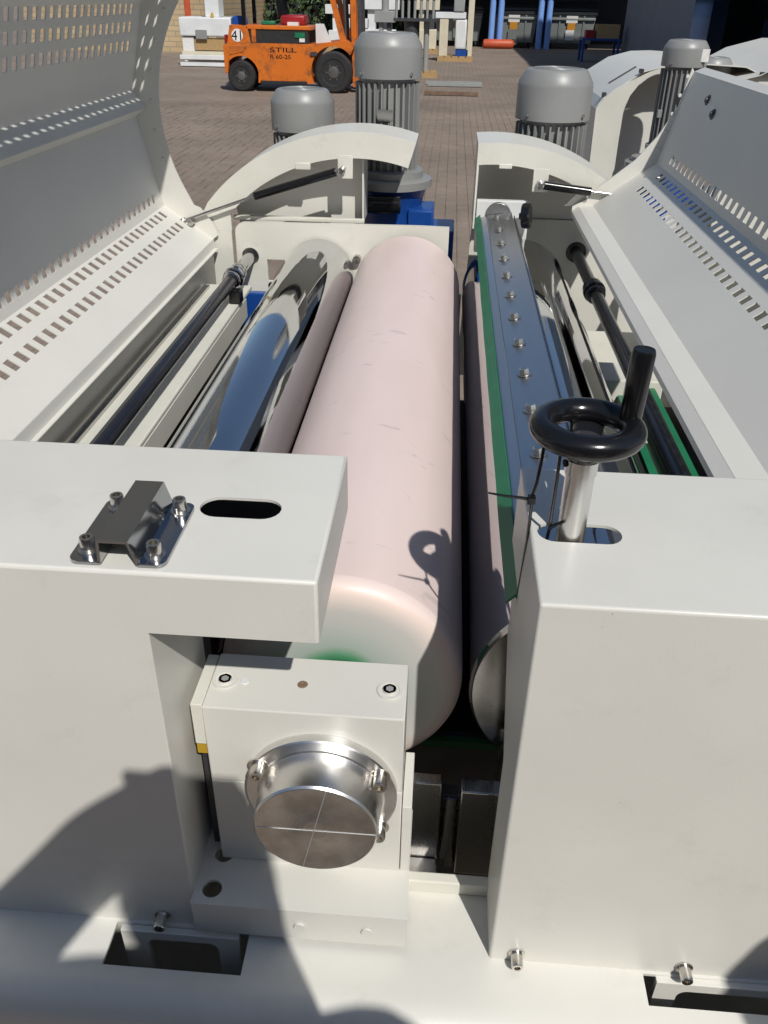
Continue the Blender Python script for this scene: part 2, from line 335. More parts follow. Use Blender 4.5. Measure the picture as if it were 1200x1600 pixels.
MB().box(-.33, .30, .885, .905, BZ+.001, BZ+.030).build('rear_lip', 'paint_end', base, bevel=.002)
for x0, x1, yp, o0, o1 in ((-.479, -.279, .7765, -.436, -.316), (.400, .65, .7615, .437, .60)):
    r_ = .018; op = [(o0, .02)]+arc(o0+r_, .230, r_, 180, 90, 5)+arc(o1-r_, .230, r_, 90, 0, 5)+[(o1, .02)]
    pl = MB().prism([(x0, .02), (x0, BZ-.004), (x1, BZ-.004), (x1, .02)]+op[::-1], 'y', yp, yp+.012)
    pl.build('foot_plate', 'paint', base, bevel=.001)
# long side beams, end feet
for x0, x1 in ((-1.25, -1.05), (.95, 1.15)):
    MB().box(x0, x1, .901, 3.9, -.15, .12).build('side_beam', 'paint', base, bevel=.004)
for x, y in ((-1.15, .80), (1.05, .80), (-1.15, 3.7), (1.05, 3.7)):
    MB().cyl((x, y, -.685), (x, y, -.16), .05).build('foot_post', 'dark_steel', base)

# ------------------------------------------------------------------ sheet steel housings at the near end
def housing_left():
    h = thing('side_housing', 'pale sheet steel housing with overhanging ledge and a folded bracket screwed on top, left', 'housing', (-.7, .95, .28))
    b = MB(); x0, x1, xn, y0, y1, z0, zn, z1 = -.925, -.130, -.350, .794, 1.120, .262, .905, 1.0
    b.add([(x0,y0,z0),(xn,y0,z0),(xn,y0,zn),(x1,y0,zn),(x1,y0,z1),(x0,y0,z1)], [(0,1,2,3,4,5)])
    b.sheet([(x0,y0,z1),(x1,y0,z1),(x1,y1,z1),(x0,y1,z1)], [[(x, y, z1) for x, y in stadium(-.3145, -.202, .9535, .052)]])
    b.add([(x1,y0,zn),(x1,y1,zn),(x1,y1,z1),(x1,y0,z1)], [(0,1,2,3)])
    b.add([(xn,y0,z0),(xn,.995,z0),(xn,.995,zn),(xn,y0,zn)], [(0,1,2,3)])
    b.add([(x0,y1,z1),(x1,y1,z1),(x1,y1,z1-.03),(x0,y1,z1-.03)], [(0,1,2,3)])
    o = b.build('shell', 'paint', h, ang=25)
    shell_mods(o)
    screw((-.408, .793, .292), (0, -1, 0), .0095, .024, h)
    screw((-.86, .793, .292), (0, -1, 0), .0095, .024, h)
    MB().box(-.90, -.36, 1.0, 1.06, .30, .93).build('inner_plate', 'dark_steel', h)
    MB().box(-.90, -.138, .802, 1.11, .917, .925).build('slot_shade_sheet', 'void', h)  # near-black sheet added; its colour stands in for shade inside the slot
    return h
def shell_mods(o):
    q = o.modifiers.new('fold', 'BEVEL'); q.width = .0032; q.segments = 3; q.limit_method = 'ANGLE'; q.angle_limit = R(40)
    q = o.modifiers.new('thick', 'SOLIDIFY'); q.thickness = .003; q.offset = -1
    q = o.modifiers.new('crisp', 'EDGE_SPLIT'); q.split_angle = R(34)
housing_left()
def housing_right():
    h = thing('side_housing', 'pale sheet steel housing that the black handwheel stands on, right', 'housing', (.7, .95, .28))
    b = MB(); x0, x1, y0, y1, z0, z1 = .133, 1.25, .777, 1.110, .262, 1.0
    b.add([(x0,y0,z0),(x1,y0,z0),(x1,y0,z1),(x0,y0,z1)], [(0,1,2,3)])
    b.sheet([(x0,y0,z1),(x1,y0,z1),(x1,y1,z1),(x0,y1,z1)], [[(x, y, z1) for x, y in stadium(.143, .254, .934, .046)]])
    b.add([(x0,y0,z0),(x0,.90,z0),(x0,.90,.60),(x0,1.03,.74),(x0,1.03,.80),(x0,y1,.84),(x0,y1,z1),(x0,y0,z1)], [(0,1,2,3,4,5,6,7)])
    b.add([(x0,y1,z1),(x1,y1,z1),(x1,y1,z1-.03),(x0,y1,z1-.03)], [(0,1,2,3)])
    o = b.build('shell', 'paint', h, ang=25); shell_mods(o)
    screw((.176, .776, .292), (0, -1, 0), .0095, .024, h)
    screw((.441, .776, .292), (0, -1, 0), .0095, .024, h)
    # inner side frame seen past the edge of the shell
    pl = [(.905, .275), (1.06, .275), (1.06, .50), (1.00, .56), (1.0, .66), (1.045, .70), (1.045, .86), (.96, .86), (.93, .80), (.905, .62)]
    MB().prism(pl, 'x', .145, .160).build('frame_plate', 'stainless', h, bevel=.001)
    MB().box(.165, .9, .80, 1.06, .29, .31).build('floor_plate', 'dark_steel', h)
    return h
housing_right()

# folded bracket with four socket screws on the left housing
br = thing('mounting_bracket', 'dark folded stainless hat bracket with four socket screws on the left housing', 'bracket', (-.38, .87, 1.002))
def rr_sheet(x0, x1, y0, y1, z, cl):   # flange with two rounded outer corners
    r_ = .012
    if cl: P = [(x1, y0)]+[(x1, y1)]+arc(x0+r_, y1-r_, r_, 90, 180, 5)+arc(x0+r_, y0+r_, r_, 180, 270, 5)
    else: P = [(x0, y1)]+[(x0, y0)]+arc(x1-r_, y0+r_, r_, 270, 360, 5)+arc(x1-r_, y1-r_, r_, 0, 90, 5)
    return [(x, y, z) for x, y in P]
zb, zt, ya, yb = 1.004, 1.036, .803, .950
MB().sheet(rr_sheet(-.440, -.400, ya, yb, zb, True)).build('flange', 'polished_sheet', br, solid=.003, off=0, smooth=False)
MB().sheet(rr_sheet(-.352, -.3185, ya, yb, zb, False)).build('flange', 'polished_sheet', br, solid=.003, off=0, smooth=False)
b = MB(); pr = [(-.400, zb), (-.397, zt), (-.361, zt), (-.352, zb)]
for i in range(3):
    (xa, za), (xb, zb_) = pr[i], pr[i+1]; b.add([(xa, ya, za), (xb, ya, zb_), (xb, yb, zb_), (xa, yb, za)], [(0, 1, 2, 3)])
b.build('hat', 'polished_sheet', br, smooth=False, solid=.003, off=0)
for x, y in ((-.422, .828), (-.336, .823), (-.420, .930), (-.334, .928)):
    screw((x, y, zb+.002), (0, 0, 1), .0092, .0195, br)

# ------------------------------------------------------------------ rollers
PX, PZ, PR, PY0, PY1 = -.144, .556, .218, 1.085, 3.47
c_ = T((PX, 0, PZ)); pink_end_material(c_.x, c_.z, PR*U)
ro = thing('rubber_roller', 'large pale pink rubber covered roller in the middle of the machine', 'roller', (PX, 2.2, PZ-PR))
b = MB().lathe((PX, PY0+.034, PZ), (0, 1, 0), [(0, PR-.0006), (.02, PR), (.03, PR), (PY1-PY0-.08, PR), (PY1-PY0-.07, PR), (PY1-PY0-.055, PR-.012)], 96); b.f.pop(); b.f.pop()
b.build('barrel', 'pink', ro, ang=60)
b = MB().lathe((PX, PY0, PZ), (0, 1, 0), [(0, .02), (0, PR-.050), (.0012, PR-.036), (.0045, PR-.022), (.010, PR-.0125), (.017, PR-.006), (.025, PR-.002), (.034, PR-.0006)], 96); b.f.pop(); b.f.pop()
b.build('end_face', 'pink_end', ro, ang=60)
MB().cyl((PX, PY0-.12, PZ), (PX, PY0+.01, PZ), .060, n=40).build('journal', 'green_dark', ro)
MB().cyl((PX, PY1-.05, PZ), (PX, PY1+.06, PZ), .085, n=40).build('journal', 'raw_steel', ro)
def steel_roller(x, z, r, y0, y1, label, place_):
    t = thing('steel_roller', label, 'roller', (x, 2.2, z-r))
    b = MB().lathe((x, y0+.006, z), (0, 1, 0), [(0, r-.004), (.004, r), (y1-y0-.012, r), (y1-y0-.006, r-.004)], 128); b.f.pop(); b.f.pop()
    b.build('barrel', 'chrome', t, ang=25)
    MB().lathe((x, y0, z), (0, 1, 0), [(0, .0), (0, r-.006), (.006, r-.004)], 96).build('end_face', 'turned_face', t, ang=30)
    MB().lathe((x, y1, z), (0, -1, 0), [(0, .0), (0, r-.006), (.006, r-.004)], 96).build('end_face', 'turned_face', t, ang=30)
    MB().cyl((x, y0-.10, z), (x, y0+.002, z), .06, n=32).build('journal', 'raw_steel', t)
    MB().cyl((x, y1-.002, z), (x, y1+(.06 if x < 0 else .31), z), .06, n=32).build('journal', 'raw_steel', t)
steel_roller(-.512, .600, .143, 1.16, 3.47, 'mirror polished steel roller left of the pink roller', 'l')
steel_roller(.300, .556, .214, 1.095, 3.47, 'mirror polished steel roller right of the pink roller under the blade bar', 'r')

# ------------------------------------------------------------------ bearing block with flange and shaft end
bb = thing('bearing_block', 'white painted split bearing block with a round machined flange in front', 'bearing', (-.17, .9, BZ))
b = MB().box(-.318, -.020, .860, .978, PZ, .712); b.build('cap', 'paint', bb, bevel=.0015)
b = MB().box(-.318, -.020, .8605, .978, .362, PZ-.0012); b.build('body', 'paint', bb, bevel=.0015)
MB().box(-.337, -.3192, .866, .976, .628, .710).build('guide_strip', 'paint_end', bb, bevel=.001)
MB().box(-.336, -.3195, .868, .976, .606, .6275).build('brass_shim', 'yellow', bb)
MB().box(-.338, -.320, .89, .976, .3625, .6055).build('side_plate', 'dark_steel', bb)
b = MB().sheet([(x, y, .362) for x, y in ((-.350, .775), (-.003, .775), (-.003, .985), (-.350, .985))],
               [[(x, y, .362) for x, y in arc(-.321, .803, .016, 0, 345, 23)], [(x, y, .362) for x, y in arc(-.316, .868, .016, 0, 345, 23)]])
b.build('foot_top', 'paint', bb, solid=.004)
b = MB()
for a_, c2 in (((-.349, .776), (-.004, .776)), ((-.004, .776), (-.004, .985)), ((-.349, .985), (-.349, .776))):
    b.add([(a_[0], a_[1], .3605), (c2[0], c2[1], .3605), (c2[0], c2[1], BZ+.014), (a_[0], a_[1], BZ+.014)], [(0, 1, 2, 3)])
b.build('foot_side', 'paint', bb)
MB().box(-.019, -.004, .862, .975, .363, .52).build('stop_plate', 'paint', bb, bevel=.001)
for x in (-.175, -.066):
    MB().cyl((x, .7755, .322), (x, .772, .322), .009, n=16).build('plug', 'paint', bb)
for x in (-.296, -.046):
    b = MB().lathe((x, .917, .7125), (0, 0, 1), [(0, .0195), (.0025, .019), (.0025, .015), (.001, .0145), (.001, .011), (.005, .010)], 20)
    b.f.pop(); sp_ = b.build('socket_plug', 'paint', bb, ang=30)
    MB().lathe((x, .917, .7125), (0, 0, 1), [(.005, .0102), (.005, .0062), (.0012, .006), (.0012, 0)], 6).build('hex_socket', 'grey_light', sp_, ang=20)
MB().lathe((-.178, .919, .7125), (0, 0, 1), [(0, .008), (.0012, .007), (.0012, .004), (.0002, .003), (.0002, 0)], 16).build('oil_hole', 'rust', bb)
MB().lathe((-.266, .918, .7122), (0, 0, 1), [(0, .007), (.001, .006), (.001, 0)], 14).build('filler_dot', 'white_item', bb)
ring_material('lathe_face', (.74, .73, .71), c_.x, c_.z)
fl = MB().lathe((PX, .8595, PZ), (0, -1, 0), [(0, .1165), (.013, .1165), (.015, .1145), (.015, .098), (.0165, .0955)], 96); fl.build('flange', 'turned', bb, ang=30)
sh = MB().lathe((PX, .845, PZ), (0, -1, 0), [(0, .0945), (.060, .0925), (.0635, .090)], 96); sh.f.pop(); sh.build('shaft_boss', 'turned', bb, ang=30)
se = MB().lathe((PX, .7815, PZ), (0, -1, 0), [(0, .0902), (.0004, .0895), (.0004, .02), (-.0006, .016), (-.0006, 0)], 96); sf = se.build('shaft_face', 'lathe_face', bb, ang=20)
MB().box(PX-.0895, PX+.0895, .7806, .7809, PZ-.0007, PZ+.0007).build('scribe_line', 'white_item', sf)
MB().prism([(PX-.0215, PZ-.087), (PX-.0205, PZ-.087), (PX+.0185, PZ+.087), (PX+.0175, PZ+.087)], 'y', .7806, .78085).build('scribe_line', 'grey_light', sf)
for x, z in ((-.237, .612), (-.053, .608), (-.053, .492)):
    screw((x, .846, z), (0, -1, 0), .0105, .024, bb)

# ------------------------------------------------------------------ what shows in the gap under the rollers
gp = thing('scraper_holder', 'bare steel clamp plates under the rollers in the gap beside the bearing block', 'clamp', (.05, 1.1, .0))
MB().box(-.03, .048, 1.020, 1.045, .17, .392).build('plate', 'stainless', gp, bevel=.002)
MB().box(-.03, .048, .975, 1.0195, .15, .182).build('plate', 'raw_steel', gp, bevel=.002)
MB().box(.082, .20, 1.012, 1.045, .15, .385).build('plate', 'stainless', gp, bevel=.002)
MB().cyl((.066, 1.022, .17), (.067, 1.05, .33), .015).build('pin', 'stainless', gp)
MB().box(.050, .080, 1.046, 1.07, .14, .335).build('plate', 'dark_steel', gp)
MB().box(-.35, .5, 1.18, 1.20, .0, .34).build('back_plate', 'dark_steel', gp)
MB().box(-.30, .30, 1.16, 1.175, .335, .352).build('green_seal', 'green_dark', gp)

# ------------------------------------------------------------------ blade bar over the right steel roller
bl = thing('blade_bar', 'long polished steel blade bar with a row of hex bolts over the right roller', 'blade bar', (.2, 2.2, .8))
by0, by1 = .985, 3.40
pr = [(.163, .8695), (.258, .886), (.258, .880), (.163, .863)]
MB().prism(pr, 'y', by0, by1).build('clamp_bar', 'bar_steel', bl, bevel=.0008)
MB().prism([(.122, .8525), (.162, .8675), (.162, .861), (.123, .848)], 'y', by0, by1+.01).build('blade', 'bar_steel', bl)
MB().prism([(.168, .86), (.25, .875), (.25, .80), (.19, .80)], 'y', 1.14, by1-.02).build('holder', 'raw_steel', bl)
MB().prism([(.264, .8835), (.267, .884), (.267, .872), (.264, .872)], 'y', 1.14, by1-.05).build('edge_rail', 'chrome_rod', bl)
MB().prism([(.267, .872), (.285, .80), (.281, .80), (.262, .872)], 'y', 1.14, by1-.05).build('rear_plate', 'bar_steel', bl)
gs = MB()
n_ = 40
for i in range(n_+1):
    y = .972+(by1+.02-.972)*i/n_; wv = .0004*math.sin(i*1.3)
    gs.v += [Vector((.1165+wv, y, .8500)), Vector((.1365+wv*.6, y, .868+(.004 if i < 3 else 0)))]
gs.f = [(2*i, 2*i+1, 2*i+3, 2*i+2) for i in range(n_)]
gs.build('edge_strip', 'green', bl, solid=.0025, label='bright green plastic strip along the left edge of the blade bar')
hx = MB(); hx.lathe((0, 0, 0), (0, 0, 1), [(0, .0165), (.002, .0165), (.002, .0105), (.011, .0105), (.0125, .009), (.0125, 0)], 6)
fb = None
for k in range(12):
    y = 1.20+k*(3.32-1.20)/11.
    p = T((.197, y, .877))
    if fb is None:
        h2 = MB(); h2.lathe((.197, y, .8768), (-.165, 0, 1), [(0, .0165), (.0022, .0165)], 18); h2.lathe((.1967, y, .879), (-.165, 0, 1), [(0, .0112), (.010, .0112), (.0118, .0095), (.0118, 0)], 6)
        fb = h2.build('hex_bolt', 'bolt', bl, ang=30); y00 = y
    else: copy_at(fb, (0, (y-y00)*U, 0), bl)
MB().prism(arc(.208, .865, .052, 0, 180, 12)+[(.156, .80), (.26, .80)], 'y', 3.405, 3.425).build('end_cheek', 'raw_steel', bl, bevel=.001)
MB().lathe((.292, 3.43, .865), (1, -.25, .1), [(0, .012), (.012, .012), (.012, .045), (.016, .048), (.04, .048), (.044, .045)], 14).build('clamp_knob', 'black_plastic', bl)

# ------------------------------------------------------------------ handwheel and cable ties
hw = thing('handwheel', 'shiny black handwheel with upright grip on a steel spindle', 'handwheel', (.187, .934, .90))
WX, WY, WZ = .187, .934, 1.153
MB().torus((WX, WY, WZ), .0545, .0168, 64, 20, .92).build('rim', 'black_plastic', hw)
MB().lathe((WX, WY, WZ-.040), (0, 0, 1), [(0, .0225), (.006, .024), (.016, .027), (.024, .026), (.026, .023), (.026, 0)], 40).build('hub', 'black_plastic', hw)
for a_ in (200, 320, 80):
    d_ = Vector((math.cos(R(a_)), math.sin(R(a_)), 0)); n_ = Vector((-d_.y, d_.x, 0)); c0 = Vector((WX, WY, 0)); sp = MB()
    sec = [(.016, WZ-.030, .020, .009), (.032, WZ-.022, .021, .006), (.044, WZ-.012, .022, .005), (.056, WZ-.004, .022, .007)]; vs_ = []
    for r_, z_, w_, h_ in sec:
        for sx_, sz_ in ((-1, -1), (1, -1), (1, 1), (-1, 1)): q_ = c0+d_*r_+n_*w_*sx_; vs_.append((q_.x, q_.y, z_+h_*sz_))
    sp.add(vs_, [(i*4+k, i*4+(k+1) % 4, i*4+4+(k+1) % 4, i*4+4+k) for i in range(3) for k in range(4)]+[(3, 2, 1, 0), (12, 13, 14, 15)])
    sp.build('spoke', 'black_plastic', hw, bevel=.003, seg=3)
MB().lathe((WX, WY, WZ-.0145), (0, 0, 1), [(0, .020), (.0022, .0195), (.0026, .006), (.001, .005), (.001, 0)], 32).build('hub_cap', 'dark_steel', hw)
MB().lathe((WX, WY, .86), (0, 0, 1), [(0, .0185), (.232, .0185), (.232, .0205), (.256, .0205), (.2565, .0195)], 40).build('spindle', 'turned', hw, ang=30)
MB().lathe((WX+.052, WY+.012, WZ+.008), (.02, 0, 1), [(0, .0125), (.004, .0135), (.06, .0142), (.086, .0142), (.0905, .013), (.0915, .0125), (.0905, .0115), (.0905, 0)], 32).build('grip', 'black_plastic', hw, ang=35)
def pt(px, py, y):      # a place on the photograph's line of sight at machine depth y
    d = fw+rt*((px-600)/1300.)-up*((py-800)/1300.); k = y/d.y; return (d.x*k, y, 1.6+d.z*k)
MB().cyl((WX-.0195, WY-.004, 1.106), (WX-.0225, WY-.005, 1.106), .005, n=12).build('set_screw', 'void', hw)
ct = thing('cable_tie', 'thin black cable tie hanging from the handwheel down to the green strip', 'cable tie', (.15, .93, .9))
MB().tube([pt(851, 690, .925), pt(846, 720, .922), pt(839, 755, .920), pt(831, 778, .918), pt(829, 800, .920), pt(824, 845, .94), pt(816, 890, .96), pt(808, 934, .975)], .0023, 8).build('strap', 'black_plastic', ct)
MB().tube([pt(763, 770, .90), pt(790, 775, .906), pt(815, 778, .914), pt(831, 781, .917)], [.0012, .0018, .0022, .0024], 8).build('tail', 'black_plastic', ct)
q = Vector(pt(830, 781, .916)); MB().box(q.x-.0055, q.x+.0055, q.y-.005, q.y+.005, q.z-.005, q.z+.006).build('lock_head', 'black_plastic', ct, bevel=.001)
c2 = thing('cable_tie', 'straight black cable tie from the handwheel into the slot beside the spindle', 'cable tie', (.17, .93, .95))
MB().tube([pt(876, 705, .918), pt(870, 750, .92), pt(862, 800, .925), pt(858, 828, .93), pt(853, 848, .935)], .0023, 8).build('strap', 'black_plastic', c2)
MB().tube([pt(858, 826, .928), pt(868, 820, .925), pt(880, 815, .920)], .0022, 8).build('tail', 'black_plastic', c2)

# ------------------------------------------------------------------ far end of the machine: end frame, arched guards
YE = 3.50
ef = thing('end_frame', 'cream painted end plate of the machine that carries the far roller ends', 'end frame', (-.1, YE, -.1))
hl = lambda cx, cz, r, n=24: [(cx+r*math.cos(2*math.pi*i/n), cz+r*math.sin(2*math.pi*i/n)) for i in range(n)]
def xz_sheet(P, holes, y): return MB().sheet([(x, y, z) for x, z in P], [[(x, y, z) for x, z in h] for h in holes])
r_ = .03
P = [(-.862, .05), (-.32+.0, .05), (.02, .05), (.02, .800), (-.10, .802), (-.36, .800)]+arc(-.822, .755, .04, 90, 180, 5)
xz_sheet(P, [hl(-.805, .658, .036), [(-.735, .555), (-.735, .648), (-.66, .648), (-.66, .555)]], YE).build('end_plate', 'paint_end', ef, solid=.014, off=1)
xz_sheet([(.09, .05), (.95, .05), (.95, .78), (.12, .78)], [hl(.583, .648, .045)], YE+.285).build('end_plate', 'paint_end', ef, solid=.014, off=1)
MB().box(-.875, -.33, YE+.02, YE+.045, .796, .812).build('top_flange', 'paint_end', ef, bevel=.002)
MB().lathe((-.805, YE-.003, .658), (0, 1, 0), [(0, .030), (0, .040), (.01, .040)], 28).build('bush', 'raw_steel', ef)
MB().lathe((.583, YE+.28, .648), (0, 1, 0), [(0, .034), (0, .055), (.01, .055)], 28).build('bush', 'dark_steel', ef)
MB().lathe((-.355, YE-.016, .665), (0, -1, 0), [(0, .018), (.03, .016), (.032, 0)], 16).build('pin', 'stainless', ef)
MB().box(-.86, -.64, 3.42, 3.46, .25, .52).build('cross_tube', 'blue', ef, bevel=.004)
MB().box(-.70, -.66, 3.30, 3.33, .52, .60).build('knob_block', 'black_plastic', ef, bevel=.004)
MB().box(.03, .085, YE, YE+.02, .05, .52).build('centre_strip', 'paint_end', ef)

def arch(cx, cz, ri, ro_, a0, a1, y, depth, label, tab_x, xcut_hi=None, legs=()):
    g = thing('arched_guard', label, 'guard', (cx, y, cz))
    P = arc(cx, cz, ro_, a0, a1, 40)+arc(cx, cz, ri, a1, a0, 40)
    MB().prism(P, 'y', y, y+.010).build('arch_face', 'paint_end', g, bevel=.001)
    b = MB(); A = arc(cx, cz, ro_, a0, a1, 48)
    for i in range(48):
        (xa, za), (xb, zb2) = A[i], A[i+1]; b.add([(xa, y+.008, za), (xb, y+.008, zb2), (xb, y+depth, zb2), (xa, y+depth, za)], [(0, 1, 2, 3)])
    b.build('arch_top', 'paint_clean', g, solid=.003, ang=40)
    MB().prism(arc(cx, cz, ro_-.002, a0, a1, 30)+arc(cx, cz, ri+.02, a1, a0, 30), 'y', y+depth-.012, y+depth-.002).build('rear_rim', 'paint_clean', g)
    tz = cz+math.sqrt(ri*ri-(tab_x-cx)**2)
    MB().box(tab_x-.030, tab_x+.030, y-.001, y+.011, tz-.075, tz+.012).build('tab', 'paint_end', g, bevel=.002)
    return g
gL = arch(-.36, .347, .705, .80, 73.0, 139, YE-.02, .27, 'left arched end guard over the far roller ends, cream painted', -.402)
b = MB()
for P in ([(-1.03, .76), (-.876, .76), (-.876, .86), (-.965, .872)],):
    b.prism(P, 'y', YE-.019, YE-.009)
b.build('leg', 'paint_end', gL)
MB().prism([(-.878, .76), (-.876, .05), (-1.0, .05), (-1.03, .76)], 'y', YE-.0185, YE-.0095).build('side_leaf', 'paint_end', gL)
MB().prism(arc(-.36, .347, .79, 88, 133, 20)+[(-.86, .70), (-.341, .70)], 'y', YE+.115, YE+.122).build('rear_panel', 'paint_clean', gL)
MB().box(-.339, -.333, YE+.03, YE+.20, .80, 1.05).build('divider', 'paint_clean', gL)
MB().box(-.60, -.54, YE-.023, YE-.008, 1.005, 1.03).build('stop_lug', 'paint_end', gL, bevel=.002)
gR = arch(.19, .322, .722, .80, 95.5, 52, YE-.02, .31, 'right arched end guard behind the blade bar, cream painted', .365)
MB().prism([(.113, .80), (.119, .80), (.122, 1.03), (.114, 1.11)], 'y', YE-.02, YE+.2).build('inner_edge', 'paint_end', gR)
MB().prism([(.12, .782), (.70, .782), (.70, .90)]+arc(.19, .322, .785, 58, 94, 18), 'y', YE+.29, YE+.297).build('rear_panel', 'paint_clean', gR)
MB().box(.125, .335, YE+.005, YE+.04, .70, .905).build('switch_box', 'white_item', gR, bevel=.003)
MB().box(.20, .25, YE-.023, YE-.008, 1.030, 1.047).build('stop_lug', 'paint_end', gR, bevel=.002)
MB().prism([(.47, .90), (.66, .90), (.70, .97), (.62, .99), (.52, .955)], 'y', YE-.0185, YE-.0115).build('leg', 'paint_end', gR)

# ------------------------------------------------------------------ perforated hinged covers, swung open
def slotted(P, Q, y0, y1, rows, pitch=.057, w_=.030, inset=.10):
    """flat panel between profile points P and Q along y; rows = [(s0, s1)] of slots"""
    b = MB(); ss = sorted(set([0., 1.]+[v for r in rows for v in r])); ys = [y0]
    y = y0+inset; slots = []
    while y+w_ < y1-inset*.6: slots.append((y, y+w_)); ys += [y, y+w_]; y += pitch
    ys.append(y1)
    idx = {}
    for i, s in enumerate(ss):
        for j, yy in enumerate(ys):
            idx[i, j] = len(b.v); b.v.append(Vector((P[0]+(Q[0]-P[0])*s, yy, P[1]+(Q[1]-P[1])*s)))
    rs = set((round(a, 5), round(c, 5)) for a, c in rows); sl_ = set((round(a, 5), round(c, 5)) for a, c in slots)
    for i in range(len(ss)-1):
        isrow = (round(ss[i], 5), round(ss[i+1], 5)) in rs
        if not isrow:
            pass
        for j in range(len(ys)-1):
            if isrow and (round(ys[j], 5), round(ys[j+1], 5)) in sl_: continue
            b.f.append((idx[i, j], idx[i, j+1], idx[i+1, j+1], idx[i+1, j]))
    return b
CY0, CY1 = .80, 3.464
cl = thing('hinged_cover', 'open perforated sheet steel cover on the left, its inner side in shade', 'cover', (-1.1, 2.3, .73))
A, B_, Cb, Cc, D, E_ = (-.952, .728), (-1.145, .855), (-1.212, 1.186), (-1.169, 1.216), (-1.216, 1.275), (-1.141, 1.559)
F_, G_ = (-.965, 1.765), (-.80, 1.852)
def flat(P, Q, y0=CY0, y1=CY1): return MB().add([(P[0], y0, P[1]), (Q[0], y0, Q[1]), (Q[0], y1, Q[1]), (P[0], y1, P[1])], [(0, 1, 2, 3)])
SK = dict(solid=.0022, off=0, smooth=False)
slotted(A, B_, CY0, CY1, [(.48, .635), (.805, .955)]).build('panel', 'paint_clean', cl, **SK)
slotted(B_, Cb, CY0, CY1, [(.085, .170)]).build('panel', 'paint_clean', cl, **SK)
flat(Cb, Cc).build('stiffener', 'paint_clean', cl, **SK); flat(Cc, D).build('stiffener', 'paint_clean', cl, **SK)
slotted(D, E_, CY0, CY1, [(.475, .595), (.69, .805), (.885, .998)]).build('panel', 'paint_clean', cl, **SK)
slotted(E_, F_, CY0, CY1, [(.30, .40), (.62, .73)]).build('panel', 'paint_clean', cl, **SK)
flat(F_, G_).build('panel', 'paint_clean', cl, **SK)
flat((-.950, .690), A).build('lip', 'paint_clean', cl, **SK); flat((-.935, .690), (-.950, .690)).build('lip', 'paint_clean', cl, **SK)
def end_plate(y):
    In = arc(-.48, 1.204, .636, 118, 207, 40)
    out = [(-1.02, .86), (-.995, .85), (-.955, .80), (-.93, .745), A, B_, Cb, D, E_, F_, (-.80, 1.855)]
    return MB().prism(In+out, 'y', y, y+.008)
end_plate(CY1).build('end_plate', 'paint_clean', cl)
end_plate(CY0-.008).build('end_plate', 'paint_clean', cl)
for k in range(6):
    a_ = R(150+k*9); MB().lathe((-.48+.668*math.cos(a_), CY1-.001, 1.204+.668*math.sin(a_)), (0, -1, 0), [(0, .008), (.004, .006), (.004, 0)], 10).build('rivet', 'paint_clean', cl)
MB().cyl((-1.03, CY1-.01, .80), (-1.03, CY1-.045, .80), .012, n=16).build('hinge_pin', 'stainless', cl)

cr_ = thing('hinged_cover', 'open perforated sheet steel cover on the right beside the handwheel', 'cover', (.7, 2.3, .89))
A, A1, A2, Fd, Tp, T2 = (.498, .884), (.522, .900), (.576, .908), (.794, 1.069), (.872, 1.378), (.905, 1.392)
CY0 = 1.15
flat = lambda P, Q: MB().add([(P[0], CY0, P[1]), (Q[0], CY0, Q[1]), (Q[0], CY1, Q[1]), (P[0], CY1, P[1])], [(0, 1, 2, 3)])
flat((.500, .868), A).build('lip', 'paint_clean', cr_, **SK)
flat(A, A1).build('lip', 'paint_clean', cr_, **SK)
flat(A1, A2).build('lip_top', 'paint_clean', cr_, **SK)
slotted(A2, Fd, CY0, CY1, [(.56, .66), (.84, .94)], inset=.23).build('panel', 'paint_clean', cr_, **SK)
slotted(Fd, Tp, CY0, CY1, [(.08, .175)], inset=.23).build('panel', 'paint_clean', cr_, **SK)
flat(Tp, T2).build('top_flange', 'paint_clean', cr_, **SK)
ce = [(.60, .925), (.66, .985), (.735, 1.06), (.795, 1.15), (.845, 1.26), (.862, 1.392)]
def end_plate_r(y): return MB().prism([(.498, .90), (.56, .935)]+[(x-.035*(1-i/5), z+.03*(1-i/5)) for i, (x, z) in enumerate(ce)]+[Tp, Fd, A2, A1, A], 'y', y, y+.008)
end_plate_r(CY1).build('end_plate', 'paint_clean', cr_); end_plate_r(CY0-.008).build('end_plate', 'paint_clean', cr_)
for x, z in ((.8605, 1.30), (.852, 1.27)):
    MB().lathe((x-.004, 3.33-(.30 if z < 1.28 else .18), z+.015), (-.97, 0, .24), [(0, .016), (.006, .016), (.006, .010), (.012, .009), (.012, 0)], 12).build('bolt', 'dark_steel', cr_)
for k in range(5):
    s_ = .15+k*.2; MB().lathe((Fd[0]+(Tp[0]-Fd[0])*s_-.018, CY1-.001, Fd[1]+(Tp[1]-Fd[1])*s_), (0, -1, 0), [(0, .007), (.004, .005), (.004, 0)], 10).build('rivet', 'paint_clean', cr_)

